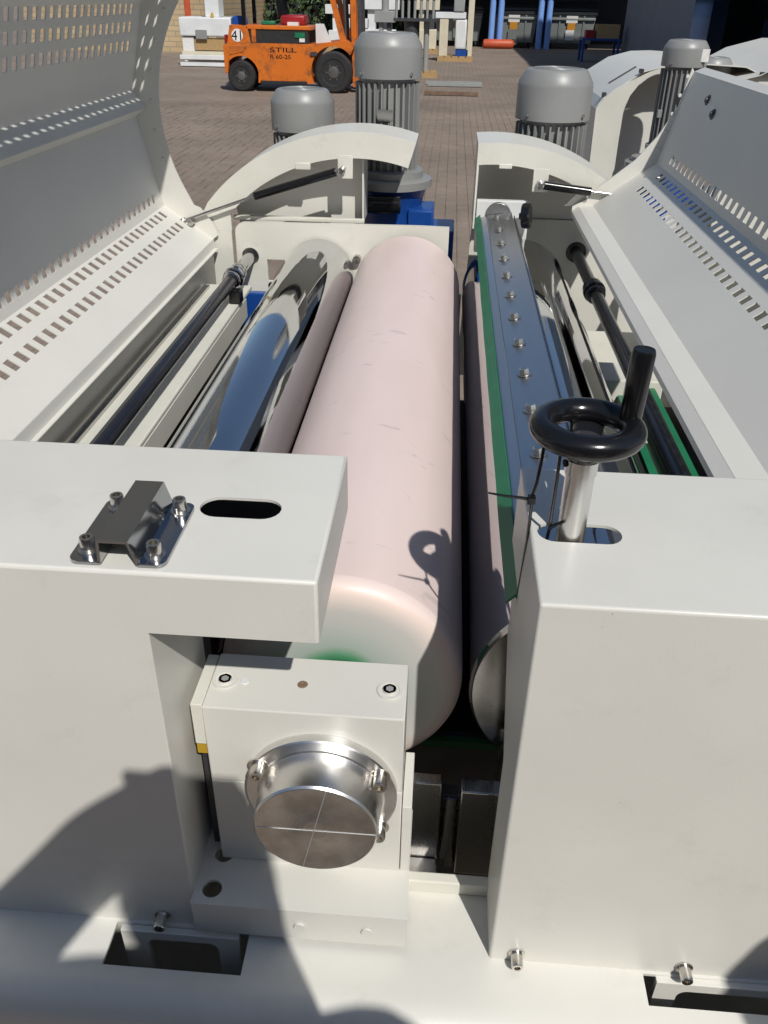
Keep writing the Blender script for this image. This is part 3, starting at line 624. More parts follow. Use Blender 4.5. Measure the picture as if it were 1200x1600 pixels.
# gas springs
def gas_spring(p0, pm, p1, label):
    g = thing('gas_spring', label, 'gas spring', p0, 'gas springs of the covers')
    p0, pm, p1 = Vector(p0), Vector(pm), Vector(p1)
    MB().cyl(p0.lerp(pm, .07), pm, .0165, n=20).build('cylinder', 'black_plastic', g, bevel=.001)
    MB().cyl(pm, p1, .0065, n=14).build('piston_rod', 'stainless', g)
    for q in (p0, p1):
        MB().lathe(q+Vector((0, .025, 0)), (0, -1, 0), [(0, .012), (.012, .012), (.014, .008), (.03, .008), (.034, .014), (.048, .014), (.052, .009), (.052, 0)], 14).build('ball_joint', 'bolt', g)
    MB().cyl(p0, p0.lerp(pm, .08), .009, n=12).build('end_fitting', 'bolt', g)
gas_spring((-.410, YE-.05, 1.013), (-.765, YE-.05, .905), (-1.065, YE-.05, .80), 'gas spring of the left cover, black cylinder with long chrome rod')
gas_spring((.362, YE-.05, .981), (.560, YE-.05, .960), (.675, YE-.05, .95), 'short gas spring of the right cover, black with chrome rod')

# ------------------------------------------------------------------ side trays and bars under the covers
tr = thing('side_tray', 'cream painted side tray with a rounded edge under the open left cover', 'tray', (-.85, 2.3, .55))
MB().box(-.985, -.955, 1.14, 3.46, .40, .700).build('side_wall', 'galv', tr, bevel=.002)
MB().box(-.954, -.765, 1.14, 3.30, .575, .590).build('floor', 'paint_end', tr, bevel=.003)
MB().box(-.775, -.764, 1.14, 3.18, .50, .574).build('edge', 'paint_end', tr)
MB().box(-.94, -.925, 1.14, 3.25, .5905, .602).build('rail', 'stainless', tr)
bar = thing('cross_bar', 'dark round bar with a chrome collar along the left tray', 'bar', (-.805, 2.3, .63))
MB().cyl((-.805, 1.14, .658), (-.805, 3.12, .658), .024, n=28).build('bar', 'rod_dark', bar)
MB().cyl((-.805, 3.12, .658), (-.805, 3.55, .658), .0235, n=28).build('bar_end', 'chrome_rod', bar)
for y, r_ in ((3.12, .034), (3.16, .040), (3.20, .036), (3.235, .033)):
    MB().lathe((-.805, y, .658), (0, 1, 0), [(0, .02), (0, r_*.9), (.006, r_), (.024, r_), (.03, r_*.9)], 28).build('collar', 'chrome_rod', bar)
MB().box(-.80, -.755, 3.05, 3.10, .592, .64).build('sensor', 'black_plastic', bar, bevel=.003)
br2 = thing('cross_bar', 'black round bar with a collar beside the right steel roller', 'bar', (.583, 2.3, .62))
MB().cyl((.583, 1.14, .648), (.583, 3.82, .648), .024, n=28).build('bar', 'rod_dark', br2)
for y, r_ in ((3.14, .036), (3.18, .042), (3.22, .038)):
    MB().lathe((.583, y, .648), (0, 1, 0), [(0, .02), (0, r_*.9), (.006, r_), (.024, r_), (.03, r_*.9)], 28).build('collar', 'rod_dark', br2)
tr2 = thing('side_tray', 'dark tray with green strips under the open right cover', 'tray', (.7, 2.3, .45))
MB().box(.53, .928, 2.75, 3.46, .38, .40).build('floor', 'paint_end', tr2)
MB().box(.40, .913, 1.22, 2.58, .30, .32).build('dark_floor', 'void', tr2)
MB().box(.53, .74, 2.585, 2.745, .30, .54).build('cross_plate', 'paint_end', tr2, bevel=.003)
MB().box(.672, .712, 1.16, 2.58, .50, .52).build('green_strip', 'green', tr2)
MB().box(.598, .622, 1.16, 2.58, .47, .49).build('green_strip', 'green', tr2)
MB().cyl((.645, 1.16, .50), (.645, 2.58, .50), .018).build('hose', 'black_plastic', tr2)
MB().box(.93, .95, 1.14, 3.46, .40, .86).build('side_wall', 'paint_end', tr2)

dt = thing('shade_tray', 'near-black tray added deep under the rollers, standing in for the shade there', 'tray', (0, 2.3, .05))
MB().box(-.95, .93, 1.21, 3.45, .04, .06).build('floor', 'void', dt)  # added near-black floor: shade between the rollers put into its colour
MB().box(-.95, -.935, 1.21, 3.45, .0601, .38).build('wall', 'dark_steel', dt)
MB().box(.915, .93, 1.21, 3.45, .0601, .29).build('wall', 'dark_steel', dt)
# ------------------------------------------------------------------ motors
def motor(x, y, zt, r, ch, zb, label, fins=28, box_a=None, sticker=None):
    """upright electric motor: x, y, heights and radius in metres"""
    m_ = thing('electric_motor', label, 'motor', (x, y, zb), 'grey motors', real=True)
    c = MB(True).lathe((x, y, zt-ch), (0, 0, 1), [(0, r*.93), (0, r), (ch*.66, r), (ch*.74, r*.985), (ch*.95, r*.83), (ch*.985, r*.79), (ch, r*.74), (ch, 0)], 56)
    c.build('fan_cover', 'grey', m_, ang=50)
    MB(True).cyl((x, y, zb), (x, y, zt-ch-.001), r*.80, n=40).build('body', 'grey', m_)
    f0 = None
    for k in range(fins):
        a = 2*math.pi*(k+.5)/fins
        if f0 is None:
            me_ = MB(True).box(r*.78, r*.965, -.0022*r/.1, .0022*r/.1, zb+.01, zt-ch-.012)
            f0 = me_.build('fin', 'grey', None, smooth=False); o0 = WL[f0]
            for v in f0.data.vertices: v.co += Vector((o0.x, o0.y, 0))
            f = f0
        else: f = f0.copy(); col.objects.link(f)
        place(f, Vector((x, y, zb+.01)), m_); f.rotation_euler = (0, 0, a)
    for a in (-135, -45, 45):
        d = Vector((math.cos(R(a)), math.sin(R(a)), 0)); p = Vector((x, y, zt-ch+.12*ch))+d*r*.99
        MB(True).lathe(p, d, [(0, r*.05), (r*.06, r*.05), (r*.07, r*.03), (r*.07, 0)], 8).build('screw', 'bolt', m_)
    for a in (-150, -62):
        d = R(a); cx_, cy_ = x+r*.93*math.cos(d), y+r*.93*math.sin(d); hz = zb+(zt-ch-zb)*.38
        MB(True).box(cx_-r*.11, cx_+r*.11, cy_-r*.11, cy_+r*.11, hz, hz+r*.34).build('lug', 'grey', m_, bevel=.002)
    if box_a is not None:
        d = R(box_a); cx_, cy_ = x+r*1.0*math.cos(d), y+r*1.0*math.sin(d); hz = zb+(zt-ch-zb)*.12
        MB(True).box(cx_-r*.5, cx_+r*.5, cy_-r*.42, cy_+r*.42, hz, hz+r*1.0).build('terminal_box', 'grey', m_, bevel=.004)
    if sticker:
        MB(True).box(x+r*.52, x+r*.85, y-r*.86, y-r*.83, zt-ch*.78, zt-ch*.3).build('sticker', 'label_white', m_)
    MB(True).prism([(x-r*.22, zb+(zt-ch-zb)*.58), (x+r*.22, zb+(zt-ch-zb)*.58), (x+r*.22, zb+(zt-ch-zb)*.70), (x-r*.22, zb+(zt-ch-zb)*.70)], 'y', y-r*1.0, y-r*.985).build('rating_plate', 'stainless', m_)
    for k in range(7): MB(True).torus((x, y, zt+.0005), r*(.12+.085*k), r*.012, 32, 6).build('grille_ring', 'grey', m_)
    MB(True).lathe((x, y, zb-.012), (0, 0, 1), [(0, r*1.1), (.02, r*1.1), (.022, r*.9)], 40).build('mount_flange', 'grey', m_, ang=30)
    return m_
def mu(ux, uy, uzt, ur, uch, uzb, *a, **k):
    p = T((ux, uy, uzt)); return motor(p.x, p.y, p.z, ur*U, uch*U, T((0, 0, uzb)).z, *a, **k)
mu(-.272, 3.97, 1.466, .143, .165, .93, 'tall grey finned motor standing between the two arched guards')
mu(-.642, 3.97, 1.250, .138, .160, .75, 'grey motor half hidden behind the left arched guard')
mu(.436, 3.97, 1.348, .157, .190, .75, 'grey finned motor behind the right arched guard')
def gearbox(ux, uy, uz, label):
    p = T((ux, uy, uz)); x, y, z = p
    g = thing('gearbox', label, 'gearbox', (x, y, z-.33), real=True)
    MB(True).lathe((x, y, z-.03), (0, 0, 1), [(0, .128), (.022, .128), (.026, .12), (.026, .10), (.045, .10)], 44).build('flange', 'grey', g, ang=30)
    MB(True).lathe((x, y, z-.034), (0, 0, 1), [(0, .12), (.004, .127)], 44).build('flange_rim', 'blue', g)
    MB(True).lathe((x, y, z-.16), (0, 0, 1), [(0, .095), (.06, .095), (.10, .105), (.125, .112)], 36).build('neck', 'blue', g, ang=35)
    MB(True).box(x-.10, x+.09, y-.10, y+.09, z-.36, z-.15).build('case', 'blue', g, bevel=.012)
    MB(True).box(x+.06, x+.14, y-.09, y+.05, z-.20, z-.085).build('side_case', 'blue', g, bevel=.008)
    MB(True).box(x+.09, x+.205, y-.12, y+.05, z-.17, z-.14).build('cover_flange', 'blue', g, bevel=.004)
    MB(True).box(x+.185, x+.205, y-.12, y+.05, z-.36, z-.17).build('side_flange', 'blue', g, bevel=.004)
    MB(True).lathe((x-.02, y-.10, z-.22), (0, -1, 0), [(0, .02), (.008, .02), (.012, .014), (.012, 0)], 14).build('oil_plug', 'yellow', g)
    for dx in (.03, .06): MB(True).lathe((x+dx, y-.10, z-.20), (0, -1, 0), [(0, .010), (.010, .010), (.010, .0)], 6).build('bolt', 'bolt', g)
    MB(True).cyl((x-.11, y-.13, z-.065), (x+.04, y-.13, z-.065), .026, n=20).build('cable_gland', 'black_plastic', g, bevel=.004)
    return g
gearbox(-.25, 3.93, .92, 'bright blue gearbox under the tall motor beyond the pink roller')

# ------------------------------------------------------------------ the neighbouring machine behind on the right
nm = thing('neighbour_machine', 'second white machine with a closed arched cover behind the right motor', 'machine', (1.2, 5.2, .0), real=True)
AX, AZ, AR = 1.16, .72, .62
y0, y1 = 4.6, 5.75
MB(True).prism([(.73, .30), (.715, 1.135), (.755, 1.19), (.828, 1.242), (.952, 1.302), (1.05, 1.333), (1.16, 1.338), (1.16, 1.315), (1.05, 1.308), (.96, 1.278), (.905, 1.245), (.87, 1.195), (.852, 1.12), (.848, 1.00), (.852, .30)], 'y', y0, y0+.012).build('arch_face', 'paint_end', nm, bevel=.001)
MB(True).prism([(.80, .60), (.80, 1.2), (.96, 1.29), (1.16, 1.32), (1.16, .60)], 'y', y0+.16, y0+.17).build('rear_panel', 'paint_clean', nm)
b = MB(True); pts_ = [(.715, .60), (.715, 1.135), (.742, 1.18), (.80, 1.225), (.925, 1.302), (1.05, 1.335), (1.16, 1.34), (1.40, 1.33), (1.60, 1.25), (1.75, 1.1)]
for i in range(len(pts_)-1):
    (xa, za), (xb, zb2) = pts_[i], pts_[i+1]; b.add([(xa, y0+.010, za), (xb, y0+.010, zb2), (xb, y1, zb2), (xa, y1, za)], [(0, 1, 2, 3)])
b.build('cover', 'paint_clean', nm, solid=.003, ang=20)
MB(True).prism([(.80, 1.232), (.925, 1.309), (.93, 1.302), (.806, 1.224)], 'y', y0+.25, y0+.262).build('seam_edge', 'dark_steel', nm)
MB(True).box(.742, .760, y0+.02, y0+.05, 1.185, 1.205).build('hinge', 'dark_steel', nm)
MB(True).box(.90, .918, y0-.005, y0+.03, 1.295, 1.312).build('hinge', 'dark_steel', nm)
MB(True).box(.73, 1.9, 4.62, 5.7, .10, .60).build('body', 'paint_clean', nm)
motor(1.052, 4.40, 1.445, .100, .105, 1.00, 'dark finned motor with a pale sticker in front of the neighbouring machine', 26, -40, True)
motor(1.275, 4.75, 1.362, .095, .10, 1.10, 'grey motor top peeping over the right cover')
g2 = gearbox(1.40, 6.25, .66, 'dark blue gearbox low in front of the neighbouring machine')
tm = thing('far_cover', 'white cover of a third machine at the right edge', 'machine', (1.75, 5.0, .0), real=True)
b = MB(True); pts_ = [(1.36, 1.285), (1.44, 1.305), (1.56, 1.37), (1.75, 1.42), (2.1, 1.42)]
for i in range(len(pts_)-1):
    (xa, za), (xb, zb2) = pts_[i], pts_[i+1]; b.add([(xa, 4.5, za), (xb, 4.5, zb2), (xb, 5.6, zb2), (xa, 5.6, za)], [(0, 1, 2, 3)])
b.build('cover', 'paint_clean', tm, solid=.003, ang=20)
MB(True).prism([(1.37, 1.283), (1.44, 1.30), (1.56, 1.365), (1.75, 1.415), (2.1, 1.415), (2.1, .1), (1.37, .1)], 'y', 4.53, 4.55).build('end_plate', 'paint_end', tm)
MB(True).prism([(1.44, 1.316), (1.70, 1.318), (1.70, 1.310), (1.44, 1.306)], 'y', 4.505, 4.525).build('seam_edge', 'dark_steel', tm)

# ------------------------------------------------------------------ forklift truck in the yard
FY = 17.3
fk = thing('forklift', 'dirty orange forklift truck parked in the yard, numbered 41', 'forklift', (-3.1, FY+.55, 0), real=True)
def wheel_cut(cx, cz, r, a0, a1, n=12): return arc(cx, cz, r, a0, a1, n)
body = [(-3.62, .15), (-2.66, .15)]+wheel_cut(-2.20, .36, .415, 208, 42, 16)+[(-1.80, .80), (-1.98, .87), (-2.45, .815), (-2.62, .80), (-3.72, .80), (-3.78, 1.08), (-4.10, 1.08), (-4.16, .80), (-4.22, .74), (-4.23, .46)]+wheel_cut(-3.93, .26, .33, 142, 12, 10)
MB(True).prism(body, 'y', FY, FY+1.1).build('body', 'orange', fk, bevel=.006)
MB(True).prism([(-4.24, .30), (-4.18, .30), (-4.14, .60), (-3.86, .66), (-3.80, .76), (-4.24, .76)], 'y', FY-.012, FY+1.11).build('counterweight', 'orange', fk, bevel=.01)
MB(True).box(-3.76, -2.66, FY+.02, FY+1.08, .802, 1.02).build('battery_panel', 'black_rubber', fk)
MB(True).box(-3.80, -2.58, FY, FY+1.10, 1.02, 1.085).build('hood_rail', 'orange', fk, bevel=.012)
MB(True).box(-3.70, -3.62, FY-.004, FY+.02, .81, 1.02).build('post_foot', 'orange', fk)
MB(True).box(-2.90, -2.72, FY+.005, FY+.019, .90, .98).build('sticker', 'green', fk)
MB(True).box(-2.82, -2.72, FY+.004, FY+.018, .83, .89).build('sticker', 'label_white', fk)
MB(True).prism([(-2.55, .81), (-2.25, .79), (-2.40, 1.12), (-2.55, 1.12)], 'y', FY+.25, FY+.30).build('side_panel', 'white_item', fk)
def wheel(x, z, r, wd, y):
    w_ = MB(True).lathe((x, y, z), (0, 1, 0), [(0, r*.60), (-.01, r*.64), (-.01, r*.90), (.02, r), (wd-.02, r), (wd, r*.9), (wd, r*.6)], 40)
    o = w_.build('wheel', 'black_rubber', fk, ang=30)
    MB(True).lathe((x, y+.03, z), (0, -1, 0), [(0, r*.62), (.02, r*.60), (.0, r*.48), (.0, r*.34), (.04, r*.28), (.05, r*.16), (.05, 0)], 28).build('rim', 'hub_grey', o, ang=30)
    return o
for y in (FY-.02, FY+.86):
    wheel(-3.93, .26, .26, .20, y); wheel(-2.20, .35, .35, .24, y)
for x, y in ((-3.83, FY+.06), (-3.83, FY+1.0)):
    MB(True).box(x-.035, x+.035, y-.03, y+.03, .80, 2.1).build('guard_post', 'black_plastic', fk)
for y in (FY+.08, FY+1.0):
    MB(True).prism([(-2.06, .80), (-1.94, .80), (-2.34, 2.1), (-2.42, 2.1)], 'y', y-.03, y+.03).build('front_post', 'orange', fk)
MB(True).box(-3.86, -2.32, FY+.03, FY+1.05, 2.10, 2.15).build('roof', 'black_plastic', fk)
for y in (FY+.22, FY+.80):
    MB(True).prism([(-1.86, .10), (-1.76, .10), (-1.84, 2.6), (-1.94, 2.6)], 'y', y, y+.09).build('mast_channel', 'orange', fk)
    MB(True).prism([(-1.74, .10), (-1.66, .10), (-1.74, 2.6), (-1.82, 2.6)], 'y', y+.01, y+.08).build('mast_inner', 'dark_steel', fk)
    MB(True).box(-1.66, -.62, y, y+.10, .05, .10).build('fork', 'dark_steel', fk)
MB(True).cyl((-1.98, FY+.50, .5), (-2.06, FY+.50, 2.4), .05).build('lift_cylinder', 'hub_grey', fk)
for y in (FY+.40, FY+.58): MB(True).box(-1.93, -1.90, y, y+.03, .3, 2.5).build('lift_chain', 'dark_steel', fk)
MB(True).tube([(-2.05, FY+.3, .9), (-2.12, FY+.28, 1.3), (-2.08, FY+.3, 1.8), (-2.0, FY+.34, 2.3)], .022, 8).build('hose', 'black_rubber', fk)
MB(True).box(-4.235, -4.20, FY+.12, FY+.26, .80, .92).build('tail_lamp', 'red', fk)
MB(True).box(-2.62, -2.50, FY-.03, FY+.10, .62, .68).build('step', 'dark_steel', fk)
MB(True).box(-3.58, -2.70, FY-.006, FY+.01, .15, .19).build('skirt_edge', 'black_rubber', fk)
for (wx, wz, wr) in ((-3.93, .26, .26), (-2.20, .35, .35)):
    for k in range(6): MB(True).lathe((wx+wr*.36*math.cos(k*1.047), FY+.0, wz+wr*.36*math.sin(k*1.047)), (0, -1, 0), [(0, .018), (.02, .016), (.02, 0)], 6).build('wheel_nut', 'raw_steel', fk)
MB(True).box(-3.2, -2.75, FY+.25, FY+.80, 1.085, 1.25).build('seat', 'red', fk, bevel=.04)
MB(True).prism([(-3.25, 1.2), (-3.10, 1.2), (-3.22, 1.75), (-3.34, 1.72)], 'y', FY+.28, FY+.78).build('backrest', 'black_plastic', fk, bevel=.03)
MB(True).box(-3.05, -2.85, FY+.12, FY+.24, 1.086, 1.14).build('tool_box', 'white_item', fk)
MB(True).lathe((-4.02, FY+.5, 1.08), (0, 0, 1), [(0, .16), (.10, .15), (.14, .08), (.14, 0)], 18).build('cap', 'blue', fk, ang=30)
MB(True).box(-3.55, -3.3, FY+.2, FY+.4, 1.085, 1.15).build('green_pad', 'green', fk, bevel=.02)
MB(True).cyl((-2.45, FY+.5, 1.1), (-2.62, FY+.5, 1.42), .02).build('steering_column', 'black_plastic', fk)
MB(True).lathe((-3.965, FY-.0005, .92), (0, -1, 0), [(0, .105), (.002, .105), (.002, 0)], 28).build('round_badge', 'label_white', fk)
text('number_41', '41', .23, (-4.075, FY-.004, .84), (R(90), 0, 0), 'black_plastic', fk)
text('maker_lettering', 'STILL', .105, (-3.38, FY-.003, .665), (R(90), 0, 0), 'black_plastic', fk, 2.1)
text('type_lettering', 'R 60-25', .095, (-3.38, FY-.003, .555), (R(90), 0, 0), 'black_plastic', fk, 1.3)

# ------------------------------------------------------------------ brick building, bench, containers, shelter, hall
hb = thing('brick_building', 'yellow brick building with a red door frame behind the white bench', 'building', (-10.2, 30, 0), real=True)
MB(True).box(-13, -7.45, 28.4, 40, 0, 4).build('wall', 'brickwall', hb, smooth=False)
MB(True).box(-8.02, -7.86, 28.34, 28.40, .9, 3.2).build('door_frame', 'red_orange', hb)
MB(True).box(-7.44, -7.2, 28.6, 34, 0, 4).build('side_wall', 'brickwall', hb)
wb = thing('work_bench', 'white machine bed on a pallet carrying boxes behind the forklift', 'bench', (-6, 23.3, 0), real=True)
MB(True).box(-6.72, -5.4, 22.9, 24.0, .02, .10).build('pallet_deck', 'white_item', wb)
MB(True).box(-6.72, -5.4, 22.9, 22.98, .16, .26).build('lower_rail', 'white_item', wb, bevel=.01)
MB(True).box(-6.68, -5.4, 23.0, 24.0, .26, .34).build('shelf', 'cream_item', wb)
MB(True).box(-6.64, -6.36, 23.0, 23.5, .34, .64).build('carton', 'label_white', wb)
MB(True).box(-6.34, -5.6, 23.0, 23.5, .36, .60).build('wood_crate', 'wood', wb)
MB(True).box(-6.68, -5.4, 22.95, 24.0, .66, 1.06).build('cabinet', 'white_item', wb, bevel=.03)
MB(True).box(-6.28, -6.0, 22.92, 22.95, .60, .80).build('meter_box', 'grey', wb, bevel=.01)
MB(True).box(-6.05, -5.7, 23.1, 23.6, 1.06, 1.9).build('upright', 'white_item', wb, bevel=.02)
MB(True).cyl((-5.85, 23.0, 1.06), (-5.85, 23.0, 1.16), .05, .02).build('lamp', 'yellow', wb)
for x in (-6.66, -5.5): MB(True).box(x, x+.08, 23.1, 23.2, .10, .66).build('leg', 'white_item', wb)

def container(x0, x1, y, label, tilt=0):
    c = thing('waste_container', label, 'container', ((x0+x1)/2, y+.5, 0), 'waste containers under the shelter', real=True)
    w_ = x1-x0
    b = MB(True); i = .06*w_
    lo = [(x0+i, y+.12, .17), (x1-i, y+.12, .17), (x1-i, y+1.0, .17), (x0+i, y+1.0, .17)]; hi = [(x0, y, 1.12), (x1, y, 1.12), (x1, y+1.1, 1.12), (x0, y+1.1, 1.12)]
    b.add(lo+hi, [(0, 3, 2, 1), (4, 5, 6, 7), (0, 1, 5, 4), (1, 2, 6, 5), (2, 3, 7, 6), (3, 0, 4, 7)]); b.build('body', 'bin', c, bevel=.03)
    MB(True).box(x0-.03, x1+.03, y-.05, y+1.14, 1.06, 1.16).build('rim', 'bin_lid', c, bevel=.02)
    MB(True).prism([(y-.06, 1.165), (y+1.15, 1.165), (y+1.10, 1.42), (y+.35, 1.46), (y-.02, 1.28)], 'x', x0-.02, x1+.02).build('lid', 'bin_lid', c, bevel=.04)
    for k in (.25, .75):
        xx = x0+w_*k; MB(True).prism([(y+.10, .2), (y-.035, 1.04), (y-.0, 1.06), (y+.2, .2)], 'x', xx-.03, xx+.03).build('rib', 'bin', c, bevel=.01)
    MB(True).box(x0+.02, x1-.02, y-.05, y+.02, .90, .98).build('handle_bar', 'bin', c, bevel=.02)
    for k in (.12, .88):
        for yy in (y+.22, y+.86): MB(True).cyl((x0+w_*k-.03, yy, .09), (x0+w_*k+.03, yy, .09), .09).build('wheel', 'black_rubber', c)
    xm = (x0+x1)/2
    MB(True).prism([(y-.062, 1.04), (y-.030, .82), (y-.020, .82), (y-.052, 1.04)], 'x', xm-.20, xm+.20).build('white_label', 'label_white', c)
    MB(True).prism([(y-.032, .82), (y-.002, .60), (y+.008, .60), (y-.022, .82)], 'x', xm-.14, xm+.14).build('orange_label', 'label_orange', c)
    MB(True).prism([(y-.004, .60), (y+.036, .28), (y+.046, .28), (y+.006, .60)], 'x', xm-.18, xm+.12).build('lower_label', 'label_white' if tilt else 'bin', c)
    return c
container(-.75, 1.00, 35.2, 'grey waste container half hidden left of the blue posts')
container(1.25, 2.95, 34.8, 'grey waste container between the two pairs of blue posts')
container(3.30, 5.00, 34.8, 'grey waste container with a white and orange notice, right of the blue posts', 1)
sh_ = thing('shelter', 'lean-to shelter on pairs of blue steel posts over the waste containers', 'shelter', (2, 36, 0), real=True)
for x in (1.33, 3.03):
    for dx in (0, .30):
        MB(True).cyl((x+dx-.02, 34.55, 0), (x+dx-.02, 34.55, 3.5), .105, n=16).build('post', 'blue_post', sh_)
MB(True).prism([(32.9, 3.45), (40, 4.1), (40, 4.2), (32.9, 3.57)], 'x', -4, 9).build('roof', 'hall_wall', sh_)
MB(True).box(-4, 9, 39.2, 39.4, 0, 4.0).build('back_wall', 'hall_dark', sh_)
rl = thing('orange_cylinder', 'orange red gas cylinder lying by the foot of the blue posts', 'cylinder', (1.45, 34.2, 0), real=True)
MB(True).lathe((1.02, 34.2, .15), (1, 0, 0), [(0, .06), (.03, .13), (.10, .15), (1.0, .15), (1.08, .12), (1.12, .05)], 22).build('body', 'red_orange', rl, ang=40)
MB(True).lathe((2.14, 34.2, .15), (1, 0, 0), [(0, .05), (.10, .05)], 14).build('valve', 'dark_steel', rl)

hall = thing('hall', 'tall grey hall with a dark open doorway on the right', 'building', (8, 22, 0), real=True)
MB(True).box(5.0, 5.25, 20.75, 28.7, 0, 7.8).build('wall', 'hall_wall', hall)
MB(True).box(5.0, 14, 28.701, 28.95, 0, 7.8).build('end_wall', 'hall_wall', hall)
MB(True).box(4.97, 5.28, 19.3, 20.749, 0, 7.8).build('door_leaf', 'glass_blue', hall)
MB(True).box(5.0, 5.25, 6.0, 19.299, 4.6, 7.8).build('lintel', 'hall_wall', hall)
MB(True).box(5.0, 5.25, 6.0, 11.0, 0, 4.599).build('wall', 'hall_wall', hall)
MB(True).box(5.26, 14, 6.0, 28.69, 7.6, 7.8).build('roof', 'hall_dark', hall)
MB(True).box(13.8, 14, 6.0, 28.69, 0, 7.59).build('back_wall', 'hall_dark', hall)
MB(True).box(5.26, 13.79, 6.0, 6.2, 0, 7.59).build('near_wall', 'hall_dark', hall)
MB(True).box(5.26, 13.79, 6.21, 28.68, .004, .012).build('floor', 'hall_dark', hall)
MB(True).box(5.7, 7.5, 16.5, 18.3, .02, 1.3).build('stored_cabinet', 'glass_blue', hall)

stn = thing('tool_stand', 'low dark blue steel stand with boxes against the grey hall', 'stand', (4.2, 28.4, 0), real=True)
for x, y in ((3.75, 28.0), (4.75, 28.0), (3.75, 28.7), (4.75, 28.7)): MB(True).box(x-.03, x+.03, y-.03, y+.03, .0, .55).build('leg', 'blue', stn)
MB(True).box(3.70, 4.80, 27.95, 28.75, .55, .60).build('top', 'blue', stn)
MB(True).box(4.1, 4.75, 28.1, 28.6, .60, .95).build('crate', 'wood', stn)
MB(True).box(3.80, 4.05, 28.1, 28.5, .60, .80).build('box', 'red', stn)

# machine parts on pallets beyond the tall motor
def pallet(x, y, w_, d_, par):
    for k in range(5): MB(True).box(x+k*w_/5+.01, x+(k+1)*w_/5-.02, y, y+d_, .10, .13).build('deck_board', 'wood', par)
    for k in range(3): MB(True).box(x, x+w_, y+k*(d_-.1)/2, y+k*(d_-.1)/2+.1, .0, .099).build('bearer', 'wood', par)
s1 = thing('machine_column', 'white machine column with a grey housing standing on a pallet', 'machine part', (-.1, 27.2, 0), real=True)
pallet(-.45, 26.9, 1.0, .8, s1)
MB(True).box(-.42, -.18, 27.0, 27.3, .131, 1.05).build('column', 'cream_item', s1, bevel=.01)
MB(True).box(-.55, .30, 26.98, 27.35, 1.05, 1.20).build('arm', 'white_item', s1, bevel=.01)
MB(True).box(.02, .34, 27.0, 27.4, .30, 1.04).build('housing', 'white_item', s1, bevel=.05)
MB(True).box(.36, .52, 27.0, 27.2, .131, 1.9).build('column', 'cream_item', s1, bevel=.01)
MB(True).box(.05, .40, 27.0, 27.4, .131, .29).build('feet', 'blue', s1)
MB(True).box(-.05, .25, 26.95, 27.35, 1.21, 1.55).build('gear_head', 'grey_light', s1, bevel=.03)
s2 = thing('steel_rack', 'rack of dark steel bolts and pins on a post behind the tall motor', 'rack', (-.7, 21.4, 0), real=True)
pallet(-1.1, 21.2, .75, .5, s2)
MB(True).cyl((-.62, 21.4, .131), (-.62, 21.4, 1.1), .06).build('post', 'grey_light', s2)
MB(True).cyl((-.95, 21.4, .131), (-.95, 21.4, 1.1), .17).build('drum', 'dark_steel', s2)
MB(True).box(-1.35, -.40, 21.15, 21.7, 1.10, 1.16).build('lower_plate', 'dark_steel', s2)
MB(True).box(-1.35, -.40, 21.15, 21.7, 1.52, 1.58).build('upper_plate', 'dark_steel', s2)
for k in range(7): MB(True).cyl((-1.29+k*.135, 21.2, 1.16), (-1.29+k*.135, 21.2, 1.52), .03, n=12).build('bolt', 'grey_light', s2)
specs = [(-2.55, 25.0, .6, 1.05, 'white_item', 'low white machine frame beside the forklift mast'), (-1.75, 24.2, .5, 1.25, 'grey_light', 'grey machine frame left of the rack'),
         (-2.3, 29.5, 1.2, 1.5, 'white_item', 'large white machine part in the far row'), (-.9, 30.5, .8, 1.5, 'cream_item', 'cream machine part in the far row'), (-3.6, 31, 1.1, 1.3, 'white_item', 'white machine part behind the forklift roof post')]
for x, y, w_, h_, m_, lab in specs:
    t = thing('machine_part', lab, 'machine part', (x, y, 0), 'machine parts stored in the yard', real=True)
    pallet(x-w_/2, y-.3, w_, .6, t)
    MB(True).box(x-w_*.42, x+w_*.42, y-.2, y+.2, .131, h_*.45).build('base_block', m_, t, bevel=.02)
    MB(True).box(x-w_*.3, x-w_*.1, y-.15, y+.15, h_*.45, h_*.8).build('leg', m_, t, bevel=.01)
    MB(True).box(x+w_*.1, x+w_*.32, y-.15, y+.15, h_*.45, h_*.8).build('leg', 'dark_steel', t, bevel=.01)
    MB(True).box(x-w_*.5, x+w_*.5, y-.25, y+.2, h_*.8, h_).build('top_plate', m_, t, bevel=.01)
    MB(True).cyl((x, y-.05, h_), (x, y-.05, h_+.25), .09, n=18).build('knob', 'grey_light', t)
hd = thing('hedge', 'dark green hedge along the back of the yard', 'hedge', (-3.5, 38, 0), real=True)
hm = MB(True); rnd = random.Random(3)
for k in range(5200):
    p = Vector((rnd.uniform(-9, -.4), rnd.uniform(37, 38.6), rnd.uniform(.1, 2.6))); n_ = Vector((rnd.uniform(-1, 1), rnd.uniform(-1, .2), rnd.uniform(-.2, 1))).normalized(); u_ = n_.orthogonal().normalized(); v_ = n_.cross(u_); s_ = rnd.uniform(.06, .13)
    hm.add([p-u_*s_, p-v_*s_*.6, p+u_*s_, p+v_*s_*.6], [(0, 1, 2, 3)])
mat('leaf', (.05, .085, .03), .6, var=.35, scale=2)
hm.build('foliage', 'leaf', hd, smooth=False, kind='stuff')
MB(True).box(-9, -.4, 37.9, 38.1, 0, 2.2).build('stems', 'hall_dark', hd)
